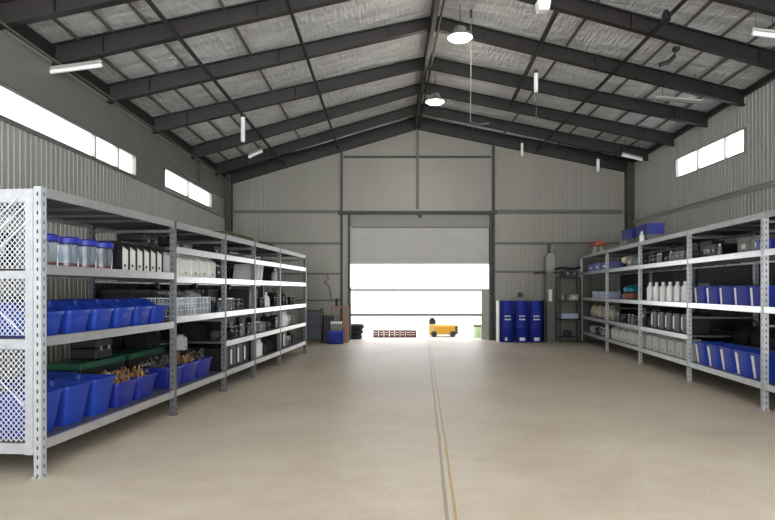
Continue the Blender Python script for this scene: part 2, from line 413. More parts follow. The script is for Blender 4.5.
# columns and girts
struct('column', MB().box(XL + .02, XL + .22, YB - .3, YB - .08, 0, zroof(XL) - .1), M_col, 'dark steel column in the left back corner', 'column')
struct('column', MB().box(XR - .24, XR - .02, YB - .3, YB - .08, 0, zroof(XR) - .1), M_col, 'dark steel column in the right back corner', 'column')
struct('column', MB().box(-1.50, -1.43, YB - .12, YB, 0, zroof(-1.43) - .3), M_col, 'grey steel column left of the roller door', 'column')
struct('column', MB().box(3.34, 3.42, YB - .12, YB, 0, zroof(3.36) - .3), M_col, 'grey steel column right of the roller door', 'column')
struct('column', MB().box(.92, 1.0, YB - .10, YB, 4.2, ZRIDGE - .4), M_girt, 'slim post above the middle of the roller door', 'column')
def girt(x0, x1, z, lab, w=.10, m=None): struct('wall_girt', MB().box(x0, x1, YB - .075, YB, z - w / 2, z + w / 2).box(x0, x1, YB - .085, YB - .07, z + w / 2 - .02, z + w / 2), m or M_girt, lab, 'girt')
girt(-4.9, -1.5, 4.1, 'upper girt on the back wall, left of the door', .09)
girt(3.42, 7.5, 4.1, 'upper girt on the back wall, right of the door', .12)
girt(-4.9, -1.5, 3.09, 'second girt on the back wall, left of the door', .06)
girt(3.42, 7.5, 3.09, 'second girt on the back wall, right of the door', .07)
girt(-4.9, -1.5, 2.12, 'third girt on the back wall, left of the door', .06)
girt(3.42, 7.5, 2.18, 'third girt on the back wall, right of the door', .07)
girt(-4.9, -1.5, 1.27, 'lowest girt on the back wall, left of the door', .06)
girt(-1.4, 3.3, 5.85, 'top girt on the back wall above the door', .06, M_col)
struct('wall_girt', MB().box(XR - .08, XR, YF, YB - .1, 3.70, 3.78).box(XR - .14, XR - .08, YF, YB - .1, 3.76, 3.78), M_silver, 'bright girt along the right wall under the window', 'girt')
# roller door
dr = empty('roller_door', ((DX0 + DX1) / 2, YB - .02, 2.45)); tag(dr, 'half raised pale grey roller door in the back wall', 'door')
hw = (DX1 - DX0) / 2
mb = MB()
nsl = 16
for k in range(nsl):
    z0 = k * 1.14 / nsl
    mb.prism([(0.016, z0), (0.012, z0 + .005), (0.010, z0 + .035), (0.012, z0 + .066), (.016, z0 + 1.14 / nsl), (.05, z0 + 1.14 / nsl), (.05, z0)], -hw + .02, hw - .02)
mb.build('curtain', M_shutter, dr)
MB().box(-hw + .02, hw - .02, -.01, .06, -.03, .02).build('bottom_rail', M_white, dr)
MB().box(-hw + .03, hw - .03, -.10, .05, 1.14, 1.50).build('shutter_box', M_shutter_d, dr, bevel=.03)
for s in (-1, 1):
    MB().box(s * (hw + .0) - .04, s * (hw + .0) + .03, -.1, .07, -2.45, 1.55).build('guide_rail', M_col, dr)
MB().box(-hw - .35, hw + .2, -.17, -.02, 1.56, 1.66).box(-hw - .35, hw + .2, -.19, -.17, 1.56, 1.585).build('header_beam', M_col, dr)
MB().box(-.06, .06, -.17, -.1, 1.44, 1.56).build('latch', M_col, dr)
# gate rails
g = empty('sliding_gate', (1.0, YB + .35, -.02)); tag(g, 'open grey gate of two thin rails across the doorway', 'gate')
MB().tube([(-2.2, 0, 1.62), (2.08, 0, 1.62)], .038).build('top_rail', M_girt, g)
MB().tube([(-2.2, 0, .81), (2.08, 0, .81)], .036).build('lower_rail', M_girt, g)
MB().box(-2.24, -2.18, -.03, .03, 0, 1.72).build('post', M_col, g)
MB().box(2.06, 2.30, -.04, .04, 0, 1.66).build('post', M_duct2, g)

# ------------------------------------------------------------------ lamps and daylight
def lamp(x, y, z, label):
    r = empty('high_bay_lamp', (x, y, z)); tag(r, label, 'ceiling lamp', 'high bay lamps under the ridge')
    MB().lathe([(.03, .0 + .20), (.10, .19), (.12, .12), (.20, .06), (.235, .0), (.225, .0), (.19, .055)], 28).build('reflector', M_silver, r)
    MB().lathe([(.21, .0), (.21, -.015), (.17, -.05), (.09, -.075), (.02, -.08)], 28, cz=.02).build('diffuser', M_lamp, r)
    MB().tube([(0, 0, .2), (0, 0, ZRIDGE - .3 - z)], .008).build('suspension_cable', M_black, r)
    l = bpy.data.lights.new('lamp_light', 'POINT'); l.energy = 48; l.color = (1, .95, .86); l.shadow_soft_size = .22
    o = bpy.data.objects.new('lamp_light', l); COL.objects.link(o); o.parent = r; o.location = (0, 0, -.1)
lamp(1.33, 11.0, 6.22, 'larger glowing round lamp under the ridge, nearer the camera')
lamp(1.15, 14.5, 6.14, 'smaller glowing round lamp under the ridge, farther back')
lamp(1.5, 6.6, 6.22, 'round lamp under the ridge just above the picture')
lamp(1.6, 2.2, 6.22, 'round lamp under the ridge overhead of the camera')
w = bpy.data.worlds.new('overcast_sky'); scene.world = w; w.use_nodes = True
bg = w.node_tree.nodes['Background']; bg.inputs['Color'].default_value = (0.96, 0.98, 1.0, 1); bg.inputs['Strength'].default_value = 4.0
# overcast sky above the horizon, extra glow added below it to light the ceiling
_n = w.node_tree.nodes; _l = w.node_tree.links
_t = _n.new('ShaderNodeTexCoord'); _s = _n.new('ShaderNodeSeparateXYZ'); _l.new(_t.outputs['Generated'], _s.inputs[0])
_r = _n.new('ShaderNodeMapRange'); _r.inputs['From Min'].default_value = -.04; _r.inputs['From Max'].default_value = .04
_r.inputs['To Min'].default_value = 9.5; _r.inputs['To Max'].default_value = 3.7
_l.new(_s.outputs['Z'], _r.inputs['Value']); _l.new(_r.outputs['Result'], bg.inputs['Strength'])

# ------------------------------------------------------------------ racks
TA = 0.089; AL = math.atan(TA)
class Rack:
    def __init__(s, side, ox, oy):
        s.side = side; s.sg = 1 if side == 'left' else -1
        s.rz = PI / 2 - AL if side == 'left' else -(PI / 2 + AL)
        s.o = Vector((ox, oy, 0)); s.m = Matrix.Rotation(s.rz, 3, 'Z')
    def w(s, u, v, z): return s.o + s.m @ Vector((s.sg * u, v, z))
    def u(s, px, v=0.0):
        a = (600 * (3.425 + v) / (441 - px) if s.side == 'left' else 600 * (4.31 + v) / (px - 442))
        return (a - s.o.y) / math.cos(AL)
LR = Rack('left', -2.97, 5.13)
RR = Rack('right', 5.03, 8.0)
DEP = 1.1
def build_rack(R, name, label, height, bays, levels, end_mesh=False):
    root = empty(name, R.o, R.rz); tag(root, label, 'storage rack', 'steel storage racks')
    s = R.sg
    for k, u in enumerate(bays):
        for v in (0, DEP):
            mb = MB(); H = height + .012
            q = .035 if (end_mesh and k == 0) or (not end_mesh and k <= 1) else .025
            mb.box(-q, q, -.035, -.031, 0, H).box(-q, -q + .004, -.035, .035, 0, H).box(q - .004, q, -.035, .035, 0, H).box(-q - .015, q + .015, -.045, .045, 0, .012)
            mb.box(-q, -.012, .031, .035, 0, H).box(.012, q, .031, .035, 0, H)
            mb.build('post', M_post if not (end_mesh and k) else M_post_dark, root, loc=(s * u, v, 0))
        for z in (.27, 1.12, height - .12): MB().bar((s * u, .03, z), (s * u, DEP - .03, z), .03, .03).build('side_brace', M_midgrey, root)
    for k in range(len(bays) - 1):
        x0, x1 = sorted((s * bays[k], s * bays[k + 1]))
        for z in levels[k] + [height]:
            d = MB()
            d.box(x0 + .01, x1 - .01, .0, DEP, z - .03, z)
            n = max(2, int((x1 - x0) / .5))
            for j in range(1, n): d.box(x0 + (x1 - x0) * j / n - .02, x0 + (x1 - x0) * j / n + .02, .02, DEP - .02, z - .06, z - .028)
            dk = d.build('shelf', M_deck, root)
            for v0, sg2 in ((-.03, -1), (DEP + .01, 1)):
                e = MB(); e.box(x0 + .036, x1 - .036, v0, v0 + .022, z - .075, z + .006); e.box(x0 + .036, x1 - .036, v0 - .002 if sg2 < 0 else v0, v0 + .03, z + .002, z + .008)
                e.build('beam', M_shelf, dk)
    if end_mesh:
        zs = [.31, 1.19, 1.81, height]
        for z in [.31, .31 + .47, 1.19 + .0, 1.76, height]: pass
        fr = MB()
        for z, q in ((.25, .045), (1.14, .04), (1.73, .035), (2.405, .055)): fr.box(-.045, -.02, .03, DEP - .03, z - q, z + q)
        fr.box(-.05, -.02, .035, .10, .2, 2.45); fr.box(-.05, -.02, DEP - .1, DEP - .035, .2, 2.45)
        fr.build('mesh_frame', M_post, root)
        for (za, zb) in ((.31, 1.13), (1.21, 1.70), (1.78, 2.37)):
            mb = MB(); st = .046; H = zb - za; W = DEP - .2; v0 = .1
            n = int((W + H * .9) / st) + 1
            for j in range(n):
                for sg3 in (1, -1):
                    # line: v = c + sg*t*0.9 ; t = z - za
                    c0 = -H * .9 + j * st if sg3 > 0 else j * st
                    t0, t1 = 0.0, H
                    k = .9 * sg3
                    # clip c0 + k t within [0,W]
                    lo, hi = (0 - c0) / k, (W - c0) / k
                    if lo > hi: lo, hi = hi, lo
                    t0 = max(t0, lo); t1 = min(t1, hi)
                    if t1 - t0 < .01: continue
                    mb.bar((-.035 + .002 * sg3, v0 + c0 + k * t0, za + t0), (-.035 + .002 * sg3, v0 + c0 + k * t1, za + t1), .0062, .004, up=(1, 0, 0))
            mb.build('wire_mesh', M_wire, root)
        for (a, b) in (((.08, 2.33), (.62, 1.85)), ((.16, 2.38), (.75, 1.85)), ((.05, 2.2), (.5, 1.80)), ((.10, 1.22), (.62, 1.68)), ((.10, .62), (.45, .95))):
            MB().bar((-.06, a[0], a[1]), (-.06, b[0], b[1]), .008, .014, up=(1, 0, 0)).build('tie_wire', M_wire, root)
    return root
LB = [0, 2.56, 4.36, 5.86, 7.60, 10.02]
L1, L2, L3 = [.31, 1.19, 1.81], [.31, 1.25, 1.77, 2.15], [.31, .78, 1.25, 1.77, 2.15]
lrack = build_rack(LR, 'storage_rack', 'long galvanised steel rack on the left with wire mesh near end', 2.47, LB, [L1, L2, L3, L3, L3], True)
RB = [-2.55, 0, 2.44, 5.02, 7.62, 10.5]
R0, R1, R2 = [.35, 1.37, 2.13], [.35, 1.37, 2.13], [.35, .81, 1.37, 2.13]
rrack = build_rack(RR, 'storage_rack', 'long white edged steel rack along the right wall', 2.63, RB, [R0, R1, R2, R2, R2])
RH = {'left': 2.47, 'right': 2.63}
BAY = ['nearest', 'second', 'third', 'fourth', 'farthest']
def add_shade_panel(root, R, u0, u1, z0, z1):  # added ribbed sheet, coloured dark to stand for the shaded wall behind
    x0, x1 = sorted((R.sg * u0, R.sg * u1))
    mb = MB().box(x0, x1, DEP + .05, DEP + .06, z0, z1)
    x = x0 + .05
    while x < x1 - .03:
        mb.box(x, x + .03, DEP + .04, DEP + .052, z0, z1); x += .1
    mb.build('shade_panel', mat('painted_shade_sheet', (38, 37, 35), .6, 0, .1), root)
add_shade_panel(lrack, LR, 2.56, 10.0, .2, 2.1)
add_shade_panel(rrack, RR, -2.5, 10.45, .2, 2.55)

# ------------------------------------------------------------------ things on the racks
PROTO = {}
ITEMS = []
def make_bin(name, w, d, h, hf, m, tap=.82, white_strip=None):
    """open tub with rounded corners, tapered to the base; front is -y, hf = front lip height"""
    r = empty(name)
    def ring(W, D, rad, zf):
        pts = []
        for cx, cy, a0 in ((W / 2 - rad, D / 2 - rad, 0), (-W / 2 + rad, D / 2 - rad, PI / 2), (-W / 2 + rad, -D / 2 + rad, PI), (W / 2 - rad, -D / 2 + rad, 3 * PI / 2)):
            for k in range(5):
                a = a0 + PI / 2 * k / 4; x, y = cx + rad * math.cos(a), cy + rad * math.sin(a); pts.append((x, y, zf(y)))
            if cx > 0 and cy > 0: pass
        # extra points along the sides so the lip can step down towards the front
        out = []
        for q in range(len(pts)):
            a, b = pts[q], pts[(q + 1) % len(pts)]; out.append(a)
            if abs(a[1] - b[1]) > D * .4:
                for t in ([.3, .5, .7]): y = a[1] + (b[1] - a[1]) * t; out.append((a[0], y, zf(y)))
        return out
    def zt(y):
        if hf >= h * .98: return h
        t = (y / d + .5)
        return hf + (h - hf) * min(1, max(0, (t - .42) / .16)) 
    rad = min(w, d) * .13
    o0 = ring(w * tap, d * tap, rad * .9, lambda y: 0.0); o1 = ring(w * .985, d * .985, rad, zt)
    i1 = ring(w * .985 - .014, d * .985 - .014, rad, zt); i0 = ring(w * tap - .014, d * tap - .014, rad * .9, lambda y: .008)
    n = len(o0); vs = o0 + o1 + i1 + i0; fs = [tuple(range(n))[::-1], tuple(range(3 * n, 4 * n))]
    for L_ in range(3):
        for k in range(n): k2 = (k + 1) % n; fs.append((L_ * n + k, L_ * n + k2, (L_ + 1) * n + k2, (L_ + 1) * n + k))
    mb = MB(); mb.add(vs, fs, True); mb.build('body', m, r)
    rm = MB(); n_ = len(o1); vs = []
    for (gx, dz) in ((.0, -.026), (.011, -.026), (.011, .002), (-.009, .002)):
        for x, y, z in o1:
            L2_ = math.hypot(x / w, y / d) + 1e-6
            vs.append((x + gx * (x / w) / L2_ * 1.0, y + gx * (y / d) / L2_ * 1.0, z + dz))
    fs = []
    for L_ in range(4):
        for k in range(n_): k2 = (k + 1) % n_; M2 = (L_ + 1) % 4; fs.append((L_ * n_ + k, L_ * n_ + k2, M2 * n_ + k2, M2 * n_ + k))
    rm.add(vs, fs, True); rm.build('rim', m, r)
    if hf < h * .98:
        MB().box(-w * .2, w * .2, -d / 2 * (tap + .13), -d / 2 * (tap + .13) + .02, hf * .45, hf * .72).build('grip', m, r)
    if white_strip:  # white strip painted in as the highlight down the tub front
        a, b = white_strip
        y0 = -d / 2 * tap - .003; y1 = -d / 2 - .001
        MB().hexa([(a * w * tap, y0 - .003, .012), (b * w * tap, y0 - .003, .012), (b * w * tap, y0 + .004, .012), (a * w * tap, y0 + .004, .012),
                   (a * w, y1 - .004, hf * .9), (b * w, y1 - .004, hf * .9), (b * w, y1 + .004, hf * .9), (a * w, y1 + .004, hf * .9)]).build('white_strip', M_white, r)
    return r
def mk_hopper(): return make_bin('stacking_bin', .345, .46, .30, .215, M_blue)
def mk_tub(): return make_bin('plastic_tub', .40, .46, .38, .38, M_blue, .72)
def mk_tub_low(): return make_bin('plastic_tub', .44, .46, .27, .27, M_bluedk, .8)
def mk_tub_r(): return make_bin('plastic_tub', .42, .46, .36, .36, M_blue, .85, (-.38, -.22))
def mk_tub_r2(): return make_bin('plastic_tub', .45, .42, .29, .29, M_drum, .93, (-.40, -.30))
def mk_jar():
    r = empty('storage_jar')
    MB().lathe([(.11, 0), (.12, .01), (.125, .12), (.12, .23), (.105, .245)], 20).build('body', M_glass, r)
    MB().lathe([(.10, .008), (.112, .012), (.113, .045), (.09, .05)], 16).build('contents', M_red, r)
    MB().lathe([(.128, .235), (.134, .24), (.134, .285), (.12, .30), (.03, .30)], 20).build('lid', M_blue2, r)
    return r
def file_m(name, w, d, h, m):
    def f():
        r = empty(name)
        MB().prism([(-d / 2, 0), (d / 2, 0), (d / 2, h), (-d / 2 + .06, h), (-d / 2, h - .05)], -w / 2, w / 2).build('body', m, r, bevel=.006)
        MB().lathe([(.001, -.004), (.018, -.004), (.018, .002)], 14, cy=-d / 2, cz=h * .22, axis='y').build('finger_hole', M_black, r)
        MB().box(-w / 2 + .01, w / 2 - .01, -.06, -.04, h - .02, h + .022).box(-w / 2 + .02, w / 2 - .03, 0, .015, h - .02, h + .034).build('papers', M_filew, r)
        return r
    return f
def mk_bottle():
    r = empty('bottle')
    MB().lathe([(.045, 0), (.055, .008), (.056, .22), (.05, .25), (.024, .275), (.022, .29)], 18).build('body', M_bottle, r)
    MB().lathe([(.026, .285), (.027, .325), (.02, .33)], 14).build('cap', M_bottle, r)
    return r
def mk_glassjar():
    r = empty('glass_jar')
    MB().lathe([(.04, 0), (.05, .01), (.05, .16), (.038, .18), (.038, .2)], 14).build('body', M_glass, r)
    MB().lathe([(.041, .195), (.041, .215), (.01, .217)], 14).build('lid', M_silver, r)
    return r
def mk_tin(m, n='paint_tin'):
    def f():
        r = empty(n)
        MB().lathe([(.083, 0), (.086, .005), (.082, .012), (.082, .17), (.086, .178), (.086, .185)], 20).build('body', m, r)
        MB().lathe([(.078, .18), (.078, .190), (.06, .186), (.01, .186)], 20).build('lid', M_silver, r)
        MB().tube([(.085 * math.cos(a), -.02 - .075 * math.sin(a), .14 - .05 * math.sin(a)) for a in [PI * k / 8 for k in range(9)]], .003, 5).build('handle', M_silver, r)
        return r
    return f
def mk_case(m, w=.34, d=.34, h=.24):
    def f():
        r = empty('tool_case')
        MB().box(-w / 2, w / 2, -d / 2, d / 2, 0, h * .55).build('body', m, r, bevel=.015)
        MB().box(-w / 2, w / 2, -d / 2, d / 2, h * .56, h).build('lid', m, r, bevel=.015)
        MB().tube([(-.06, 0, h), (-.055, 0, h + .035), (.055, 0, h + .035), (.06, 0, h)], .009, 6).build('handle', M_dark, r)
        MB().box(-w * .3, -w * .2, -d / 2 - .012, -d / 2 + .004, h * .45, h * .65).build('latch', M_silver, r)
        MB().box(w * .2, w * .3, -d / 2 - .012, -d / 2 + .004, h * .45, h * .65).build('latch', M_silver, r)
        return r
    return f
def mk_tallcase():
    r = empty('equipment_case')
    MB().box(-.15, .15, -.2, .2, 0, .36).build('body', M_black, r, bevel=.02)
    MB().box(-.125, -.085, -.212, -.19, .06, .30).build('white_strip', M_white, r)
    MB().tube([(0, -.08, .355), (0, -.07, .39), (0, .07, .39), (0, .08, .355)], .01, 6).build('handle', M_dark, r)
    return r
def mk_coil():
    r = empty('hose_coil')
    mb = MB()
    for k in range(4):
        R = .13 - .006 * k
        mb.tube([(R * math.cos(a), R * math.sin(a), .016 + .026 * k) for a in [2 * PI * j / 22 for j in range(22)]], .014, 6, True)
    mb.build('hose', M_blackm, r)
    MB().box(-.012, .012, .105, .155, 0, .125).build('strap', M_white, r)
    return r
def mk_wirecrate():
    r = empty('wire_basket'); w, d, h = .42, .4, .24; mb = MB()
    for z in (.006, .08, .16, h):
        t = .012 if z == h else .007
        for a, b in (((-w / 2, -d / 2), (w / 2, -d / 2)), ((w / 2, -d / 2), (w / 2, d / 2)), ((w / 2, d / 2), (-w / 2, d / 2)), ((-w / 2, d / 2), (-w / 2, -d / 2))):
            mb.bar((a[0], a[1], z), (b[0], b[1], z), t)
    for k in range(9):
        x = -w / 2 + w * k / 8
        mb.bar((x, -d / 2, 0), (x, -d / 2, h), .007); mb.bar((x, d / 2, 0), (x, d / 2, h), .007); mb.bar((x, -d / 2, .006), (x, d / 2, .006), .006)
        y = -d / 2 + d * k / 8
        mb.bar((-w / 2, y, 0), (-w / 2, y, h), .007); mb.bar((w / 2, y, 0), (w / 2, y, h), .007)
    mb.build('basket', M_wire, r)
    MB().box(-w * .42, w * .42, -d * .4, d * .4, .01, .10).build('liner', M_dark, r)
    return r
def lump(mb, cx, cy, cz, rx, ry, rz, n=10, rnd=.18):
    vs = []; fs = []
    for i in range(1, n // 2):
        t = PI * i / (n // 2)
        for k in range(n):
            a = 2 * PI * k / n; q = 1 + random.uniform(-rnd, rnd)
            vs.append((cx + rx * q * math.sin(t) * math.cos(a), cy + ry * q * math.sin(t) * math.sin(a), cz + rz * math.cos(t) * q))
    R = n // 2 - 1
    for i in range(R - 1):
        for k in range(n): fs.append((i * n + k, (i + 1) * n + k, (i + 1) * n + (k + 1) % n, i * n + (k + 1) % n))
    fs.append(tuple(range(n))); fs.append(tuple((R - 1) * n + k for k in range(n))[::-1])
    mb.add(vs, fs, True)
def mk_bag(m, w=.34, d=.36, h=.3):
    def f():
        r = empty('tool_bag'); mb = MB()
        mb.add(*[([( -w/2, -d/2, 0), (w/2, -d/2, 0), (w/2, d/2, 0), (-w/2, d/2, 0), (-w/2*1.05, -d/2*1.05, h*.5), (w/2*1.05, -d/2*1.05, h*.5), (w/2*1.05, d/2*1.05, h*.5), (-w/2*1.05, d/2*1.05, h*.5),
                  (-w/2*.9, -d*.18, h), (w/2*.9, -d*.2, h*.93), (w/2*.9, d*.18, h), (-w/2*.9, d*.2, h*.95)])][0:1] + [[(3,2,1,0),(0,1,5,4),(1,2,6,5),(2,3,7,6),(3,0,4,7),(4,5,9,8),(5,6,10,9),(6,7,11,10),(7,4,8,11),(8,9,10,11)]], smooth=False)
        mb.build('body', m, r, bevel=.03)
        for s in (-1, 1):
            MB().tube([(-.09, s * .05, h * .93), (-.06, s * .06, h + .06), (0, s * .06, h + .09), (.06, s * .06, h + .06), (.09, s * .05, h * .93)], .009, 6).build('handle', m, r)
        return r
    return f
def mk_sack():
    r = empty('sack'); mb = MB(); lump(mb, 0, 0, .17, .17, .15, .19, 12, .07)
    mb.build('body', M_beige, r)
    mb = MB(); mb.lathe([(.06, .31), (.03, .335), (.055, .37), (.04, .375)], 12); mb.build('tied_neck', M_beige, r)
    return r
def mk_plainbox(name, m, w, d, h, lid=None):
    def f():
        r = empty(name)
        MB().box(-w / 2, w / 2, -d / 2, d / 2, 0, h * .86).build('body', m, r, bevel=.008)
        MB().box(-w / 2 - .008, w / 2 + .008, -d / 2 - .008, d / 2 + .008, h * .84, h).build('lid', lid or m, r, bevel=.008)
        MB().box(-w * .18, w * .18, -d / 2 - .004, -d / 2 + .004, h * .35, h * .62).build('label', M_filew if m is not M_filew else M_midgrey, r)
        return r
    return f
def mk_boards():
    r = empty('leaning_board')
    mb = MB(); mb.hexa([(-.012, -.2, 0), (.012, -.2, 0), (.012, .2, 0), (-.012, .2, 0), (.10, -.2, .33), (.124, -.2, .33), (.124, .2, .31), (.10, .2, .31)])
    mb.build('board', M_filew, r); MB().hexa([(-.016, -.206, 0), (.016, -.206, 0), (.016, -.198, 0), (-.016, -.198, 0), (.096, -.206, .332), (.128, -.206, .332), (.128, -.198, .332), (.096, -.198, .332)]).build('edge_trim', M_white, r)
    return r
def mk_jug():
    r = empty('jug')
    MB().lathe([(.07, 0), (.085, .01), (.085, .16), (.06, .22), (.025, .25), (.025, .27)], 16).build('body', M_bottle, r)
    MB().lathe([(.03, .265), (.03, .295), (.01, .3)], 12).build('cap', M_bottle, r)
    MB().tube([(.05, 0, .235), (.105, 0, .22), (.11, 0, .14), (.085, 0, .10)], .011, 6).build('handle', M_bottle, r)
    return r
def mk_lampbulb():
    r = empty('round_lamp')
    MB().lathe([(.06, 0), (.06, .012), (.012, .02), (.012, .12), (.03, .13)], 16).build('base', M_dark, r)
    MB().lathe([(.03, .12), (.075, .16), (.09, .21), (.075, .26), (.03, .285)], 18).build('globe', M_cream, r)
    return r
def mk_motor():
    r = empty('electric_motor')
    mb = MB(); mb.lathe([(.02, -.13), (.075, -.12), (.085, -.1), (.085, .08), (.07, .11), (.02, .12)], 18, cz=.1, axis='x'); mb.build('housing', M_dark, r)
    MB().lathe([(.012, .1), (.012, .18)], 10, cz=.1, axis='x').build('shaft', M_silver, r)
    MB().box(-.09, .07, -.08, .08, 0, .025).build('base', M_black, r)
    return r
def mk_spray():
    r = empty('spray_can')
    MB().lathe([(.033, 0), (.034, .004), (.034, .17), (.028, .185), (.014, .19)], 14).build('body', M_midgrey, r)
    MB().lathe([(.018, .188), (.018, .215), (.008, .22)], 12).build('cap', M_white, r)
    return r

KIND = {
 'hopper': (mk_hopper, 'blue hopper front bin', 'bin'), 'tub': (mk_tub, 'tall blue tapered tub', 'tub'), 'tublow': (mk_tub_low, 'low dark blue tub', 'tub'),
 'tubr': (mk_tub_r, 'deep blue tub', 'tub'), 'tubr2': (mk_tub_r2, 'straight blue tub', 'tub'),
 'jar': (mk_jar, 'clear jar with blue lid', 'jar'), 'filew': (file_m('file_box', .145, .28, .29, M_filew), 'white file box', 'file box'),
 'fileg': (file_m('file_box', .255, .28, .30, M_filew), 'pale wide file box', 'file box'), 'filed': (file_m('file_box', .27, .32, .31, M_file), 'grey file box', 'file box'),
 'filed2': (file_m('file_box', .30, .32, .34, M_file), 'large grey file box', 'file box'),
 'bottle': (mk_bottle, 'white capped bottle', 'bottle'), 'gjar': (mk_glassjar, 'small clear jar', 'jar'),
 'tinb': (mk_tin(M_black), 'black paint tin', 'tin'), 'tins': (mk_tin(M_midgrey), 'grey paint tin', 'tin'),
 'case': (mk_case(M_black), 'black tool case', 'case'), 'cased': (mk_case(M_dark, .4, .4, .2), 'dark grey flat case', 'case'),
 'tallcase': (mk_tallcase, 'black upright case with white strip', 'case'), 'coil': (mk_coil, 'coiled black hose', 'hose'),
 'wire': (mk_wirecrate, 'white wire basket', 'basket'), 'bag': (mk_bag(M_blackm), 'black tool bag', 'bag'), 'sack': (mk_sack, 'beige tied sack', 'sack'),
 'board': (mk_boards, 'leaning white board', 'board'), 'jug': (mk_jug, 'white jug with handle', 'jug'), 'globe': (mk_lampbulb, 'cream globe lamp', 'lamp'),
 'motor': (mk_motor, 'dark electric motor', 'motor'), 'spray': (mk_spray, 'small spray can', 'can'),
 'gbox': (mk_plainbox('lidded_box', M_midgrey, .36, .34, .27, M_midgrey), 'grey lidded box', 'box'),
 'bbox': (mk_plainbox('lidded_box', M_bluedk, .36, .34, .17), 'dark blue lidded box', 'box'),
 'dbox': (mk_plainbox('lidded_box', M_dark, .5, .45, .36), 'dark lidded crate (rear-row ones added for shade)', 'crate'),  # rear-row ones added to deepen the shade inside the bays
 'tote': (mk_plainbox('storage_tote', M_black, .95, .42, .46, M_green), 'black tote with green lid', 'tote'),
 'lav': (mk_plainbox('carton', M_lav, .62, .4, .22), 'lavender blue carton', 'carton'), 'pale': (mk_case(M_pale, .62, .4, .19), 'pale blue case', 'case'),
 'carton': (mk_plainbox('carton', M_beige, .28, .3, .2), 'beige carton', 'carton'),
 'olive': (mk_plainbox('carton', M_olive, .5, .4, .24), 'olive brown carton', 'carton'),
}
def put(R, kind, bay, shelf, u, v, z, row='', rz=0.0, sc=1.0, desc=None):
    fn, d0, cat = KIND[kind]
    if kind not in PROTO: o = fn(); PROTO[kind] = o
    else: o = dup(PROTO[kind])
    o.location = R.w(u, v, z + .0005); o.rotation_euler = (0, 0, R.rz + rz); o.scale = (sc, sc, sc)
    o['category'] = cat
    ITEMS.append(dict(o=o, d=desc or d0, side=R.side, bay=bay, shelf=shelf, row=row, u=u))
    return o
def row(R, kind, bay, shelf, us, v, z, **k):
    return [put(R, kind, bay, shelf, u, v, z, **k) for u in us]
def lin(a, b, n): return [a + (b - a) * k / (n - 1) for k in range(n)] if n > 1 else [(a + b) / 2]

# left rack, nearest bay
row(LR, 'jar', 0, 'third', [.36, .68, .98, 1.28], .22, 1.81, row='front row')
row(LR, 'dbox', 0, 'third', [.3], .82, 1.81, sc=.9); row(LR, 'jar', 0, 'third', [.85, 1.15], .56, 1.81, row='back row')  # dark crate added to darken the view through the end mesh
row(LR, 'filew', 0, 'third', lin(1.60, 2.42, 6), .26, 1.81)
hop = row(LR, 'hopper', 0, 'second', lin(.24, 2.34, 6), .27, 1.19, row='front row')
row(LR, 'hopper', 0, 'second', lin(.24, 2.34, 6)[1:], .80, 1.19, row='back row')
tubs = row(LR, 'tub', 0, 'bottom', [.22, .67, 1.12], .28, .31, row='front row')
row(LR, 'dbox', 0, 'second', [.28], .80, 1.19); row(LR, 'dbox', 0, 'bottom', [.28], .82, .31); row(LR, 'tub', 0, 'bottom', [.80, 1.27], .8, .31, row='back row')  # both dark crates added as dark backing behind the end mesh
t2 = row(LR, 'tublow', 0, 'bottom', [1.60, 2.08], .30, .31, row='front row')
tote = put(LR, 'tote', 0, 'bottom', 2.02, .82, .31); put(LR, 'tote', 1, 'bottom', 3.10, .82, .31)
sk = put(LR, 'case', 0, 'bottom', 2.1, .82, .7705, desc='black tool case on the green lid')
# left rack, second bay
row(LR, 'cased', 1, 'fifth', [3.0, 3.9], .7, 2.15)
row(LR, 'fileg', 1, 'fourth', lin(2.80, 4.10, 5), .22, 1.77)
row(LR, 'wire', 1, 'third', [2.85, 3.32, 3.79], .28, 1.25)
t3 = row(LR, 'tublow', 1, 'bottom', [2.86, 3.36, 3.88], .30, .31)
row(LR, 'dbox', 1, 'bottom', [4.05], .84, .31)
row(LR, 'bag', 1, 'bottom', [3.35], .82, .7705, desc='black tool bag on the green lid')
put(LR, 'filew', 1, 'bottom', 4.12, .62, .6705, sc=.75, desc='white file box standing on a dark crate')
row(LR, 'bag', 1, 'third', [4.12], .3, 1.25)
# third bay
put(LR, 'bbox', 2, 'fourth', 4.75, .6, 1.77); row(LR, 'cased', 2, 'fifth', [5.2], .6, 2.15)
row(LR, 'case', 2, 'fourth', [5.35], .6, 1.77)
row(LR, 'gjar', 2, 'third', lin(4.56, 5.10, 5), .14, 1.25); row(LR, 'tinb', 2, 'third', [5.35, 5.62], .2, 1.25); row(LR, 'dbox', 2, 'third', [4.8, 5.4], .8, 1.25)
row(LR, 'motor', 2, 'second', [4.6], .2, .78); row(LR, 'coil', 2, 'second', [4.95], .2, .78); row(LR, 'tinb', 2, 'second', [5.2, 5.42], .18, .78); row(LR, 'spray', 2, 'second', [5.58, 5.68], .14, .78)
row(LR, 'bag', 2, 'second', [4.8, 5.4], .7, .78)
row(LR, 'tallcase', 2, 'bottom', [4.6, 4.95, 5.30, 5.64], .26, .31)
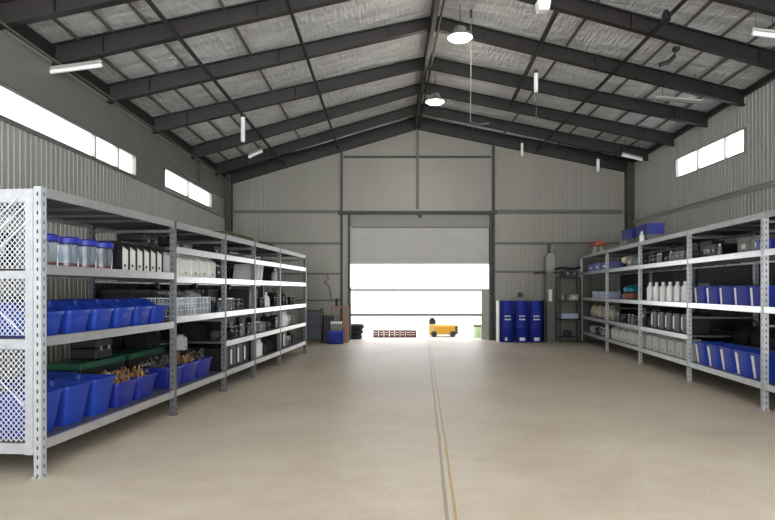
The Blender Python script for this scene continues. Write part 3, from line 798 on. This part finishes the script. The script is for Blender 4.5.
# fourth bay
row(LR, 'board', 3, 'fourth', [6.05, 6.3, 6.55], .26, 1.77); row(LR, 'case', 3, 'fourth', [7.2], .5, 1.77)
row(LR, 'dbox', 3, 'third', [6.4], .4, 1.25); row(LR, 'jug', 3, 'third', [7.3], .2, 1.25); row(LR, 'tinb', 3, 'third', [6.95], .2, 1.25)
row(LR, 'gjar', 3, 'second', lin(5.98, 6.5, 5), .12, .78); row(LR, 'tins', 3, 'second', [6.7, 6.92], .18, .78); row(LR, 'motor', 3, 'second', [7.3], .2, .78); row(LR, 'dbox', 3, 'second', [6.3, 7.0], .8, .78)
row(LR, 'tallcase', 3, 'bottom', [6.1], .26, .31); row(LR, 'bottle', 3, 'bottom', [6.4, 6.54, 6.68], .14, .31); row(LR, 'bag', 3, 'bottom', [7.0, 7.38], .3, .31)
# farthest bay
row(LR, 'jug', 4, 'fourth', [7.95], .18, 1.77); row(LR, 'dbox', 4, 'fourth', [8.8], .6, 1.77)
row(LR, 'tinb', 4, 'third', [8.0, 8.7, 9.4], .2, 1.25)
row(LR, 'case', 4, 'second', [7.95, 8.9], .3, .78); row(LR, 'bottle', 4, 'second', [8.35, 8.55], .12, .78); row(LR, 'tins', 4, 'second', [9.4], .2, .78)
row(LR, 'tallcase', 4, 'bottom', [7.9, 8.3], .26, .31); row(LR, 'gjar', 4, 'bottom', [8.65, 8.8, 8.95], .14, .31); row(LR, 'bag', 4, 'bottom', [9.4], .3, .31)
row(LR, 'dbox', 2, 'bottom', [4.7, 5.35], .84, .31); row(LR, 'dbox', 3, 'bottom', [6.3, 7.0], .84, .31); row(LR, 'dbox', 1, 'third', [2.95, 3.5], .84, 1.25)
row(LR, 'dbox', 3, 'third', [7.1], .84, 1.25); row(LR, 'dbox', 4, 'second', [8.2, 8.9, 9.5], .84, .78)
row(LR, 'bag', 4, 'third', [8.35, 9.05], .4, 1.25); 
# top of left rack
row(LR, 'olive', 3, 'top', [6.35, 6.95, 7.5], .8, 2.47); row(LR, 'case', 4, 'top', [8.9, 9.35], .8, 2.47)

# right rack: near bay beyond the doubled post
row(RR, 'tubr', 0, 'bottom', [-.35, -.85], .3, .35); row(RR, 'jar', 0, 'second', [-.25, -.55], .25, 1.37); row(RR, 'gbox', 0, 'third', [-.35, -.8], .4, 2.13)
# second bay
row(RR, 'tubr', 1, 'bottom', lin(.30, 2.16, 5), .28, .35)
row(RR, 'dbox', 1, 'bottom', lin(.4, 2.05, 4), .84, .35); row(RR, 'bag', 1, 'bottom', lin(.4, 2.05, 4), .82, .7105, row='stacked')
row(RR, 'dbox', 0, 'bottom', [-.45, -1.0], .84, .35); row(RR, 'dbox', 1, 'third', [1.62, 2.15], .8, 2.13)
row(RR, 'tubr2', 1, 'second', lin(.30, 2.16, 5), .26, 1.37)
row(RR, 'bbox', 1, 'third', [.3], .3, 2.13); row(RR, 'gbox', 1, 'third', [.75, 1.15], .45, 2.13); row(RR, 'spray', 1, 'third', [1.75], .2, 2.13); row(RR, 'case', 1, 'third', [2.12], .4, 2.13)
# third bay
row(RR, 'filed2', 2, 'bottom', lin(2.70, 4.75, 6), .24, .35)
row(RR, 'tallcase', 2, 'second', lin(2.85, 4.42, 5), .28, .81)
row(RR, 'dbox', 2, 'third', [3.0, 3.6, 4.2, 4.75], .7, 1.37); row(RR, 'bag', 2, 'second', [4.79], .3, .81); row(RR, 'dbox', 3, 'third', [5.9, 7.0], .75, 1.37)
row(RR, 'bottle', 2, 'third', [2.92, 3.28, 3.64, 4.0, 4.37, 4.74], .12, 1.37, sc=1.18)
row(RR, 'motor', 2, 'fourth', [2.8, 3.9], .22, 2.13); row(RR, 'tins', 2, 'fourth', [3.2, 3.45], .18, 2.13); row(RR, 'spray', 2, 'fourth', [3.65, 4.2, 4.32], .14, 2.13); row(RR, 'tinb', 2, 'fourth', [4.5, 4.74], .18, 2.13)
row(RR, 'dbox', 2, 'fourth', [3.1, 3.7, 4.3], .78, 2.13)
# fourth bay
row(RR, 'filed', 3, 'bottom', lin(5.24, 7.38, 7), .24, .35)
row(RR, 'bottle', 3, 'second', [5.5], .16, .81, sc=.8); row(RR, 'tinb', 3, 'second', [5.8, 6.8], .2, .81); row(RR, 'spray', 3, 'second', [6.05, 6.3, 7.2], .16, .81); row(RR, 'coil', 3, 'second', [6.55], .2, .81)
row(RR, 'dbox', 3, 'second', [5.7, 6.6], .8, .81)
row(RR, 'gbox', 3, 'third', [5.3], .45, 1.37)
row(RR, 'globe', 3, 'fourth', [6.75], .2, 2.13); row(RR, 'gbox', 3, 'fourth', [6.2], .3, 2.13); row(RR, 'tins', 3, 'fourth', [5.8], .2, 2.13); row(RR, 'motor', 3, 'fourth', [5.4], .2, 2.13)
# farthest bay
row(RR, 'lav', 4, 'fourth', [8.1, 8.85, 9.6], .26, 2.13)
row(RR, 'pale', 4, 'third', [8.3, 9.1], .26, 1.37)
row(RR, 'sack', 4, 'second', [7.95, 8.5, 9.1, 9.75], .24, .81)
row(RR, 'tins', 4, 'bottom', [7.9, 8.15], .2, .35); row(RR, 'gjar', 4, 'bottom', [8.35, 8.55, 8.75], .14, .35); row(RR, 'motor', 4, 'bottom', [9.2], .2, .35); row(RR, 'carton', 4, 'bottom', [9.7], .25, .35)
# top of right rack
row(RR, 'gbox', 4, 'top', [7.9, 8.4], .85, 2.63, sc=1.15); row(RR, 'gbox', 3, 'top', [6.75, 7.2], .85, 2.63, sc=1.15)
for uu, nn in ((8.15, 'farther'), (6.97, 'nearer')):
    cu = empty('storage_crate', RR.w(uu, .85, 2.63 + .3115), RR.rz); tag(cu, 'dark blue crate on grey boxes atop the right rack, the %s of two' % nn, 'crate', 'blue crates on top of the right rack')
    MB().box(-.43, .43, -.2, .2, 0, .26).build('body', M_bluedk, cu, bevel=.01); MB().box(-.45, .45, -.22, .22, .22, .27).build('rim', M_bluedk, cu)
bt = put(RR, 'bottle', 3, 'top', 6.0, .35, 2.63, sc=1.0, desc='cream bottle')
bk = empty('bucket', RR.w(7.3, .35, 2.63), RR.rz); tag(bk, 'small grey bucket on the right rack top', 'bucket')
MB().lathe([(.09, 0), (.12, .22), (.125, .22), (.115, .21), (.085, .01)], 18).build('body', M_midgrey, bk); MB().tube([(.12 * math.cos(a), 0, .2 + .1 * math.sin(a)) for a in [PI * k / 8 for k in range(9)]], .005, 5).build('handle', M_silver, bk)
st = empty('stool', RR.w(9.7, .3, 2.63), RR.rz); tag(st, 'small orange topped stool on the far end of the right rack', 'stool')
MB().box(-.26, .26, -.2, .2, .26, .32).box(-.16, .16, -.1, .1, .32, .40).build('seat', M_orange, st, bevel=.02)
for sx in (-1, 1):
    for sy in (-1, 1): MB().bar((sx * .14, sy * .12, 0), (sx * .09, sy * .08, .27), .025).build('leg', M_white, st)
# teal capped brown pot
tp = empty('lidded_pot', RR.w(6.35, .22, 1.37), RR.rz); tag(tp, 'brown pot with teal lid on the third shelf of the right rack', 'pot')
MB().lathe([(.13, 0), (.2, .03), (.2, .13), (.13, .17)], 18).build('body', M_brown, tp); MB().lathe([(.12, .165), (.17, .2), (.17, .28), (.1, .33), (.02, .34)], 18).build('lid', M_teal, tp)

# black file rack framing the white file boxes
fr = empty('file_stand', LR.w(1.44, .1, 1.81), LR.rz); tag(fr, 'black stand around the white file boxes on the left rack', 'file stand')
MB().box(.03, 1.10, 0, .34, .315, .335).build('top_board', M_black, fr)
for k in range(7): MB().box(.065 + .164 * k, .073 + .164 * k, 0, .33, 0, .315).build('divider', M_black, fr)
# brown fibre in the low tubs: one heap each
def fibre(loc, rz, w, d, m, label, name='rope_heap', n=46, zs=.09):
    mb = MB()
    for k in range(n):
        x, y = random.uniform(-w / 2, w / 2), random.uniform(-d / 2, d / 2); z = random.uniform(0, zs) * (1 - (2 * x / w) ** 2 * .5)
        a = random.uniform(0, 2 * PI); l = random.uniform(.04, .10)
        e = (x + l * math.cos(a) * .6, y + l * math.sin(a) * .6, z + random.uniform(.0, .07))
        mb.tube([(x, y, z), ((x + e[0]) / 2, (y + e[1]) / 2, max(z, e[2]) + .02), e], random.uniform(.006, .013), 5)
    mb.box(-w / 2, w / 2, -d / 2, d / 2, -.05, .02)
    o = mb.build(name, m); o.location = loc; o.rotation_euler = (0, 0, rz); tag(o, label, 'rope', kind='stuff'); return o
for k, o in enumerate(t2):
    p = o.location; fibre((p.x, p.y, p.z + .225), LR.rz, .36, .37, M_rope, 'tangled brown fibre in the %s low tub of the nearest left bay' % ('nearer' if k == 0 else 'farther'))
M_dkmix = mat('dark_scrap', (92, 90, 78), .7, 0, .6, 30)
for k, o in enumerate(t3):
    p = o.location; fibre((p.x, p.y, p.z + .225), LR.rz, .34, .36, M_dkmix if k != 1 else M_rope, 'heaped scrap in the %s low tub of the second left bay' % ORD[k], 'scrap_heap', 40, .14)
# foil bags over the wire baskets
mb = MB()
for k in range(12): lump(mb, random.uniform(-.6, .6), random.uniform(-.12, .12), random.uniform(0, .06), .11, .1, .05, 10, .3)
fb = mb.build('foil_wrap', M_silver); fb.location = LR.w(3.32, .28, 1.25 + .27); fb.rotation_euler = (0, 0, LR.rz); tag(fb, 'crumpled foil heaped over the white wire baskets', 'foil', kind='stuff')

# --- labels for shelf things
groups = {}
for it in ITEMS: groups.setdefault((it['d'], it['side'], it['bay'], it['shelf'], it['row']), []).append(it)
for k, lst in groups.items():
    lst.sort(key=lambda i: i['u'])
    d, side, bay, shelf, rw = k
    if side == 'left': bn = BAY[bay]
    else: bn = ['partly cropped', 'nearest full', 'middle', 'fourth', 'farthest'][bay]
    for n, it in enumerate(lst):
        t = d
        if len(lst) > 1: t += ', ' + ORD[n] + ' from camera'
        if rw: t += ', ' + rw
        t += ', %s shelf, %s bay, %s rack' % (shelf, bn, side)
        it['o']['label'] = t
        if len(lst) > 1: it['o']['group'] = '%ss on the %s shelf, %s bay of the %s rack' % (d, shelf, bn, side)

# ------------------------------------------------------------------ back of the hall
def drum(x, y, n, lab):
    r = empty('barrel', (x, y, 0)); tag(r, lab, 'barrel', 'blue barrels right of the roller door')
    MB().lathe([(.19, 0), (.205, .02), (.205, .40), (.212, .41), (.212, .43), (.205, .44), (.205, .84), (.212, .85), (.212, .87), (.205, .88), (.205, 1.22), (.19, 1.25)], 28).build('body', M_drum, r)
    MB().lathe([(.17, 1.235), (.2, 1.235), (.2, 1.27), (.02, 1.275)], 28).build('lid', M_drum, r)
    def curved(name, a0, a1, z0, z1, m):
        mb = MB(); N_ = 6; R_ = .2145
        vs = []
        for j in range(N_ + 1):
            a = -PI / 2 + a0 + (a1 - a0) * j / N_
            for rr in (R_ - .008, R_):
                for z in (z0, z1): vs.append((rr * math.cos(a), rr * math.sin(a), z))
        fs = []
        for j in range(N_):
            o = j * 4; q = o + 4
            fs += [(o + 2, o + 3, q + 3, q + 2), (o, q, q + 1, o + 1), (o, o + 2, q + 2, q), (o + 1, q + 1, q + 3, o + 3)]
        fs += [(0, 1, 3, 2), (N_ * 4, N_ * 4 + 2, N_ * 4 + 3, N_ * 4 + 1)]
        mb.add(vs, fs, True).build(name, m, r)
    for zz, ws in ((.80, (-.50, -.24, .02, .22, .42)), (.70, (-.50, -.18, .08, .48))):
        for a, b in zip(ws[:-1], ws[1:]): curved('lettering', a, b - .06, zz - .02, zz + .022, M_white)
    curved('paper_label', -.42 if n else -.45, .38 if n else -.15, .05, .15, M_white)
drum(3.68, 18.5, 0, 'blue barrel nearest the roller door, left of three')
drum(4.12, 18.5, 1, 'middle blue barrel of three at the back wall')
drum(4.56, 18.5, 2, 'blue barrel farthest right of three')
tag(MB().box(3.38, 3.43, 18.4, 18.62, 0, 1.27).build('white_board', M_white), 'narrow white board upright left of the blue barrels', 'board')
tag(MB().box(4.80, 4.90, 18.4, 18.6, 0, 1.28).build('dark_board', M_black), 'narrow black board upright right of the blue barrels', 'board')
jb = empty('metal_bracket', (4.25, YB - .082, 1.35)); tag(jb, 'small grey bracket with a box on the wall above the barrels', 'bracket')
MB().box(-.25, .2, -.02, .08, 0, .03).build('arm', M_midgrey, jb); MB().box(-.08, .05, -.06, .08, .03, .16).build('box', M_dark, jb)
# grey cabinet and duct
cb = empty('wall_enclosure', (5.72, 18.95, 0)); tag(cb, 'large dull grey enclosure against the back wall in the right corner', 'enclosure')
MB().prism([(-.2, 0), (.2, 0), (.2, 3.06), (-.2, 3.06)], -.62, .62).build('body', M_duct, cb, bevel=.03)
MB().box(-.5, .5, -.215, -.195, 2.25, 3.0).build('front_panel', M_duct, cb, bevel=.01)
du = empty('vertical_duct', (5.08, 18.78, 0)); tag(du, 'grey vertical duct with rounded pale top beside the dark shelves', 'duct')
MB().box(-.13, .13, -.12, .12, 0, 2.2).build('shaft', M_duct, du, bevel=.02)
poly = [(-.13, 2.15)] + [(-.13 * math.cos(a) , 2.62 + .13 * math.sin(a)) for a in [PI * k / 8 for k in range(9)]] + [(.13, 2.15)]
vs = [(x, -.12, z) for x, z in poly] + [(x, .12, z) for x, z in poly]; n = len(poly)
MB().add(vs, [tuple(range(n)), tuple(range(n, 2 * n))[::-1]] + [(i, (i + 1) % n, n + (i + 1) % n, n + i) for i in range(n)]).build('elbow', M_duct2, du)
MB().box(-.07, .03, -.15, -.12, 1.25, 1.62).build('switch_box', M_white, du)
MB().tube([(-.5, -.06, 2.12), (-.13, -.06, 2.16), (.3, -.14, 2.14)], .03).build('branch_pipe', M_col, du)
# dark shelving unit in the corner
sh = empty('shelving_unit', (5.52, 18.3, 0)); tag(sh, 'dark steel shelving unit behind the far end of the right rack', 'shelving')
for sx in (-1, 1):
    for sy in (-1, 1): MB().box(sx * .31 - .015, sx * .31 + .015, sy * .18 - .015, sy * .18 + .015, 0, 2.0).build('post', M_dark, sh)
for z in (.15, .70, 1.25, 1.95): MB().box(-.325, .325, -.195, .195, z, z + .035).build('shelf', M_dark, sh)
def put_w(kind, loc, label, group=None, rz=0, sc=1):
    fn, d0, cat = KIND[kind]
    if kind not in PROTO: o = fn(); PROTO[kind] = o
    else: o = dup(PROTO[kind])
    o.location = loc; o.rotation_euler = (0, 0, rz); o.scale = (sc,) * 3; o['category'] = cat; o['label'] = label
    if group: o['group'] = group
    elif 'group' in o: del o['group']
    return o
put_w('cased', (5.54, 18.3, 1.986), 'dark flat case on top of the corner shelving unit')
put_w('tins', (5.32, 18.25, 1.286), 'left grey tin on the corner shelving unit'); put_w('carton', (5.64, 18.28, 1.286), 'beige carton on the corner shelving unit', sc=.9)
put_w('pale', (5.52, 18.3, .736), 'pale case on the corner shelving unit', sc=.8); put_w('motor', (5.48, 18.25, .186), 'dark motor on the lowest corner shelf')
bd = MB(); bd.tube([(-.42, 0, .03), (-.2, .02, .09), (.15, 0, .05), (.36, .02, .10)], .035, 8)
tag(bd.build('fabric_roll', M_black, loc=(5.50, 18.2, 2.19)), 'black bent roll lying on the flat case atop the corner shelving', 'roll')
# left back corner
tr = empty('trolley', (-2.25, 18.3, 0)); tag(tr, 'dark grey upright trolley beside the far end of the left rack', 'trolley')
for z in (.12, .5, .95): MB().box(-.26, .26, -.25, .25, z, z + .03).build('tray', M_dark, tr)
for sx in (-1, 1):
    for sy in (-1, 1):
        lg = MB().box(sx * .24 - .015, sx * .24 + .015, sy * .23 - .015, sy * .23 + .015, .08, 1.05).build('leg', M_dark, tr)
        MB().lathe([(.01, -.015), (.04, -.015), (.04, .015), (.01, .015)], 14, sx * .24, sy * .23, .04, 'x').build('wheel', M_black, lg)
MB().box(-.24, .24, -.24, -.22, .15, .95).build('front_panel', mat('slate_panel', (70, 74, 82), .5), tr)
dk = empty('storage_box', (-1.78, 18.35, 0)); tag(dk, 'black box between the trolley and the blue crate', 'box')
MB().box(-.17, .17, -.22, .22, 0, .74).build('body', M_black, dk, bevel=.02); MB().box(-.18, .18, -.23, .23, .74, .80).build('lid', M_dark, dk, bevel=.01)
bc = empty('plastic_crate', (-1.54, 17.95, 0)); tag(bc, 'blue crate on the floor left of the doorway', 'crate')
MB().box(-.22, .22, -.18, .18, 0, .03).box(-.22, .22, -.18, -.165, 0, .38).box(-.22, .22, .165, .18, 0, .38).box(-.22, -.205, -.18, .18, 0, .38).box(.205, .22, -.18, .18, 0, .38).build('body', M_drum, bc)
MB().box(-.235, .235, -.195, -.18, .33, .39).box(-.235, .235, .18, .195, .33, .39).build('rim', M_blue, bc)
ct = empty('carton', (-1.53, 17.95, .032)); tag(ct, 'white and grey carton standing in the blue crate', 'carton')
MB().box(-.16, .16, -.13, .13, 0, .62).build('body', M_midgrey, ct, bevel=.01); MB().box(-.165, .165, -.135, .135, .56, .63).build('lid', M_filew, ct, bevel=.01)
cpf = empty('pipe_frame', (-1.30, 18.25, 0)); tag(cpf, 'copper brown pipe frame left of the doorway', 'frame')
MB().box(.0, .12, -.03, .03, 0, 1.05).build('post', M_copper, cpf); MB().box(-.42, -.38, -.03, .03, 0.82, 1.1).build('post', M_copper, cpf); MB().box(-.42, .12, -.025, .025, 1.05, 1.1).box(-.42, .12, -.025, .025, .82, .85).build('rail', M_copper, cpf)
MB().box(-.05, .0, -.03, .03, 0, .9).build('inner_post', M_copper, cpf)
# hooks and cable on back wall
hk = empty('wall_hook', (-1.92, YB - .03, 2.1)); tag(hk, 'hooks with a dangling cord on the back wall left of the door', 'hook')
MB().box(-.3, .1, -.03, .0, 0, .04).build('plate', M_col, hk)
MB().tube([(.0, -.04, .0), (.04, -.05, -.15), (-.1, -.05, -.25), (.06, -.05, -.38), (.1, -.05, -.6), (.12, -.05, -.8)], .012).build('cord', M_col, hk)
tag(MB().box(-1.66, -1.58, YB - .13, YB - .024, 1.05, 1.34).build('switch_box', M_black), 'small black box on the wall left of the doorway', 'switch')
# outside
for k in range(3):
    r = empty('tyre', (-1.10 + .03 * k, 19.85, -.019 + .165 * k)); tag(r, '%s tyre in the stack at the left of the doorway' % ['bottom', 'middle', 'top'][k], 'tyre', 'stacked tyres in the doorway')
    MB().lathe([(.13, 0), (.22, 0), (.26, .03), (.265, .08), (.26, .13), (.22, .16), (.13, .16), (.12, .12), (.12, .04)], 22).build('tread', M_blackm, r)
    MB().lathe([(.02, .05), (.125, .05), (.125, .11), (.02, .11)], 18).build('rim', M_dark, r)
for k in range(8):
    x = -.40 + .185 * k
    r = empty('slatted_crate', (x, 20.6, -.0195)); tag(r, 'small dark red slatted crate in the yard, %s from the left' % ORD[k], 'crate', 'dark red crates in the yard')
    h = (.26, .24, .27, .22, .25, .27, .26, .22)[k]
    for sx in (-1, 1):
        for sy in (-1, 1): MB().box(sx * .072 - .012, sx * .072 + .012, sy * .12 - .012, sy * .12 + .012, 0, h).build('corner_post', M_brick, r)
    mb = MB()
    for j in range(3): mb.box(-.08, .08, -.14, -.13, .02 + j * .08, .07 + j * .08).box(-.08, .08, .13, .14, .02 + j * .08, .07 + j * .08)
    mb.box(-.08, .08, -.13, .13, .01, .03); mb.build('slats', M_brick, r)
yg = empty('generator', (1.95, 20.9, -.02)); tag(yg, 'yellow wheeled machine with black engine in the yard', 'machine')
MB().prism([(-.25, .08), (.25, .08), (.25, .36), (.18, .42), (-.18, .42), (-.25, .36)], -.3, .38).build('body', M_yellow, yg, bevel=.02)
MB().prism([(-.2, .05), (.2, .05), (.2, .30), (-.2, .45)], -.52, -.3).build('hood', mat('pale_yellow', (240, 206, 120), .5), yg, bevel=.02)
MB().box(-.50, -.28, -.12, .12, .44, .58).lathe([(.08, .58), (.09, .64), (.03, .66)], 14, -.39, 0).build('engine', M_black, yg)
for sx in (-.35, .3):
    for sy in (-.27, .27): MB().lathe([(.02, -.03), (.1, -.03), (.1, .03), (.02, .03)], 16, sx, sy, .1, 'y').build('wheel', M_black, yg)
MB().box(.40, .48, -.2, .2, .1, .38).build('rear_guard', M_olive, yg)
gd = empty('plastic_drum', (3.08, 20.4, -.02)); tag(gd, 'pale green drum with dark lid at the right of the yard', 'drum')
MB().lathe([(.16, 0), (.17, .02), (.17, .36), (.15, .39)], 20).build('body', M_limegreen, gd); MB().lathe([(.172, .38), (.172, .43), (.05, .44)], 20).build('lid', M_olive, gd)
sm = empty('bucket', (3.40, 20.1, -.02)); tag(sm, 'dark bucket beside the pale green drum', 'bucket')
MB().lathe([(.09, 0), (.12, .22), (.11, .22), (.085, .01)], 16).build('body', M_dark, sm); MB().tube([(.115 * math.cos(a), 0, .2 + .1 * math.sin(a)) for a in [PI * k / 8 for k in range(9)]], .005, 5).build('handle', M_silver, sm)

# ------------------------------------------------------------------ things hanging from the roof
def roofpt(px, py, drop=.34):
    """where a sight line meets the plane `drop` below the roof lining"""
    dx, dz = (px - 387.5) / 600, (290 - py) / 600
    if px < 425: k = (ZRIDGE - ZL) / (XRIDGE - XL); y = (ZRIDGE - drop - 1.6 - k * XRIDGE) / (dz - k * dx)
    else: k = (ZRIDGE - ZR) / (XR - XRIDGE); y = (ZRIDGE - drop - 1.6 + k * XRIDGE) / (dz + k * dx)
    return Vector((dx * y, y, 1.6 + dz * y))
def hang_tube(px, py, ln, lab, r=.05, cable=0):
    p = roofpt(px, py); o = empty('hanging_tube', p); tag(o, lab, 'tube', 'white tubes hanging from the rafters')
    MB().lathe([(r, 0), (r, -ln), (r * .7, -ln - .02)], 14).build('body', M_white, o)
    MB().box(-r, r, -r, r, -.01, .06).build('bracket', M_dark, o)
    if cable: MB().tube([(0, 0, -ln), (.01, 0, -ln - cable * .5), (0, 0, -ln - cable)], .008, 6).build('cable', M_girt, o)
hang_tube(536, 73, .40, 'white tube hanging from a right rafter with a long cable', .045, .65)
hang_tube(243, 117, .55, 'white tube hanging under the left roof slope', .05)
hang_tube(522, 143, .38, 'short white tube hanging by the back rafter, right of the ridge', .04)
hang_tube(598, 159, .38, 'short white tube hanging by the back rafter near the right corner', .05)
p = roofpt(543, 2); o = empty('roof_box', p); tag(o, 'white box hanging at the top edge of the picture', 'box'); MB().taper(.18, .2, .24, .2, -.17, 0).build('body', M_white, o, bevel=.02); MB().box(-.05, .05, -.05, .05, -.01, .08).build('bracket', M_dark, o)
def batten(a, b, lab, r=.035, m=None):
    o = empty('light_batten', (Vector(a) + Vector(b)) / 2); c = o.location.copy(); tag(o, lab, 'light', 'white battens hung under the roof')
    MB().tube([Vector(a) - c, Vector(b) - c], r, 10).build('tube', m or M_white, o)
    for q_ in (a, b):
        q_ = Vector(q_); m_ = c + (q_ - c) * .7
        MB().tube([m_ - c + Vector((0, 0, r)), Vector((m_.x, m_.y, zroof(m_.x, m_.y) - .012)) - c], .005, 5).build('suspension_wire', M_dark, o)
    MB().bar(Vector(a) - c + Vector((0, 0, r + .02)), Vector(b) - c + Vector((0, 0, r + .02)), .05, .04).build('housing', M_duct2, o)
batten(roofpt(50, 72, .45), roofpt(102, 65, .45), 'white batten at the left eave near the camera')
batten(roofpt(249, 157, .5), roofpt(262, 151, .5), 'white batten high in the left back corner', .04)
batten(roofpt(622, 155, .46), roofpt(642, 160, .46), 'white batten near the right back corner', .04)
batten(roofpt(752, 33, .45), roofpt(776, 36, .45), 'white batten at the right edge of the picture', .04)
batten(roofpt(656, 99, .45), roofpt(702, 103, .45), 'grey batten under the right slope above the window', .03, M_girt)
p = roofpt(676, 50, .3); o = empty('hanging_strap', p); tag(o, 'black strap dangling under the right roof slope', 'strap'); MB().tube([(0, 0, 0), (-.03, 0, -.12), (-.14, 0, -.22), (-.3, 0, -.27)], .04).build('strap', M_black, o); MB().box(-.05, .05, -.05, .05, -.02, .05).build('clip', M_black, o)
p = roofpt(666, 10, .34); o = empty('roof_sensor', p); tag(o, 'small black fitting under a right rafter near the top edge', 'sensor'); MB().lathe([(.02, -.2), (.07, -.17), (.06, -.06), (.03, 0)], 14).build('body', M_black, o)
p = roofpt(471, 18, .2); o = empty('hanging_cable', p); tag(o, 'thin cable dropping right of the ridge lamps', 'cable')
ln = (122 - 18) / 600 * p.y
MB().tube([(0, 0, 0), (0, 0, -ln * .5), (-.01, 0, -ln), (.15, 0, -ln - .05), (.35, 0, -ln - .02)], .008, 6).build('cable', M_midgrey, o); MB().box(-.02, .02, -.02, .02, 0, .16).build('clip', M_dark, o)
tag(MB().tube([(XL + .05, 13.8, 4.75), (XL + .06, 14.6, 4.55), (XL + .06, 15.5, 4.5), (XL + .06, 16.6, 4.52)], .014).build('cable', M_duct2), 'slack cable on the left wall above the farther window', 'cable')
tag(MB().tube([(XL + .05, 16.2, ZL - .1), (XL + .05, 16.2, 4.5)], .035).build('drop_pipe', M_col), 'short dark pipe dropping from the left eave', 'pipe')

# ------------------------------------------------------------------ camera and view
cam = bpy.data.cameras.new('camera'); co = bpy.data.objects.new('camera', cam); COL.objects.link(co)
cam.sensor_fit = 'HORIZONTAL'; cam.sensor_width = 36; cam.lens = 600 / 775 * 36; cam.shift_y = 30 / 775
cam.clip_end = 300
co.location = (0, 0, 1.6); co.rotation_euler = (PI / 2, 0, 0)
scene.camera = co
scene.view_settings.view_transform = 'Standard'; scene.view_settings.look = 'None'; scene.view_settings.gamma = 1
scene.view_settings.exposure = 0.0
scene.cycles.use_denoising = True
scene.cycles.max_bounces = 12; scene.cycles.diffuse_bounces = 6
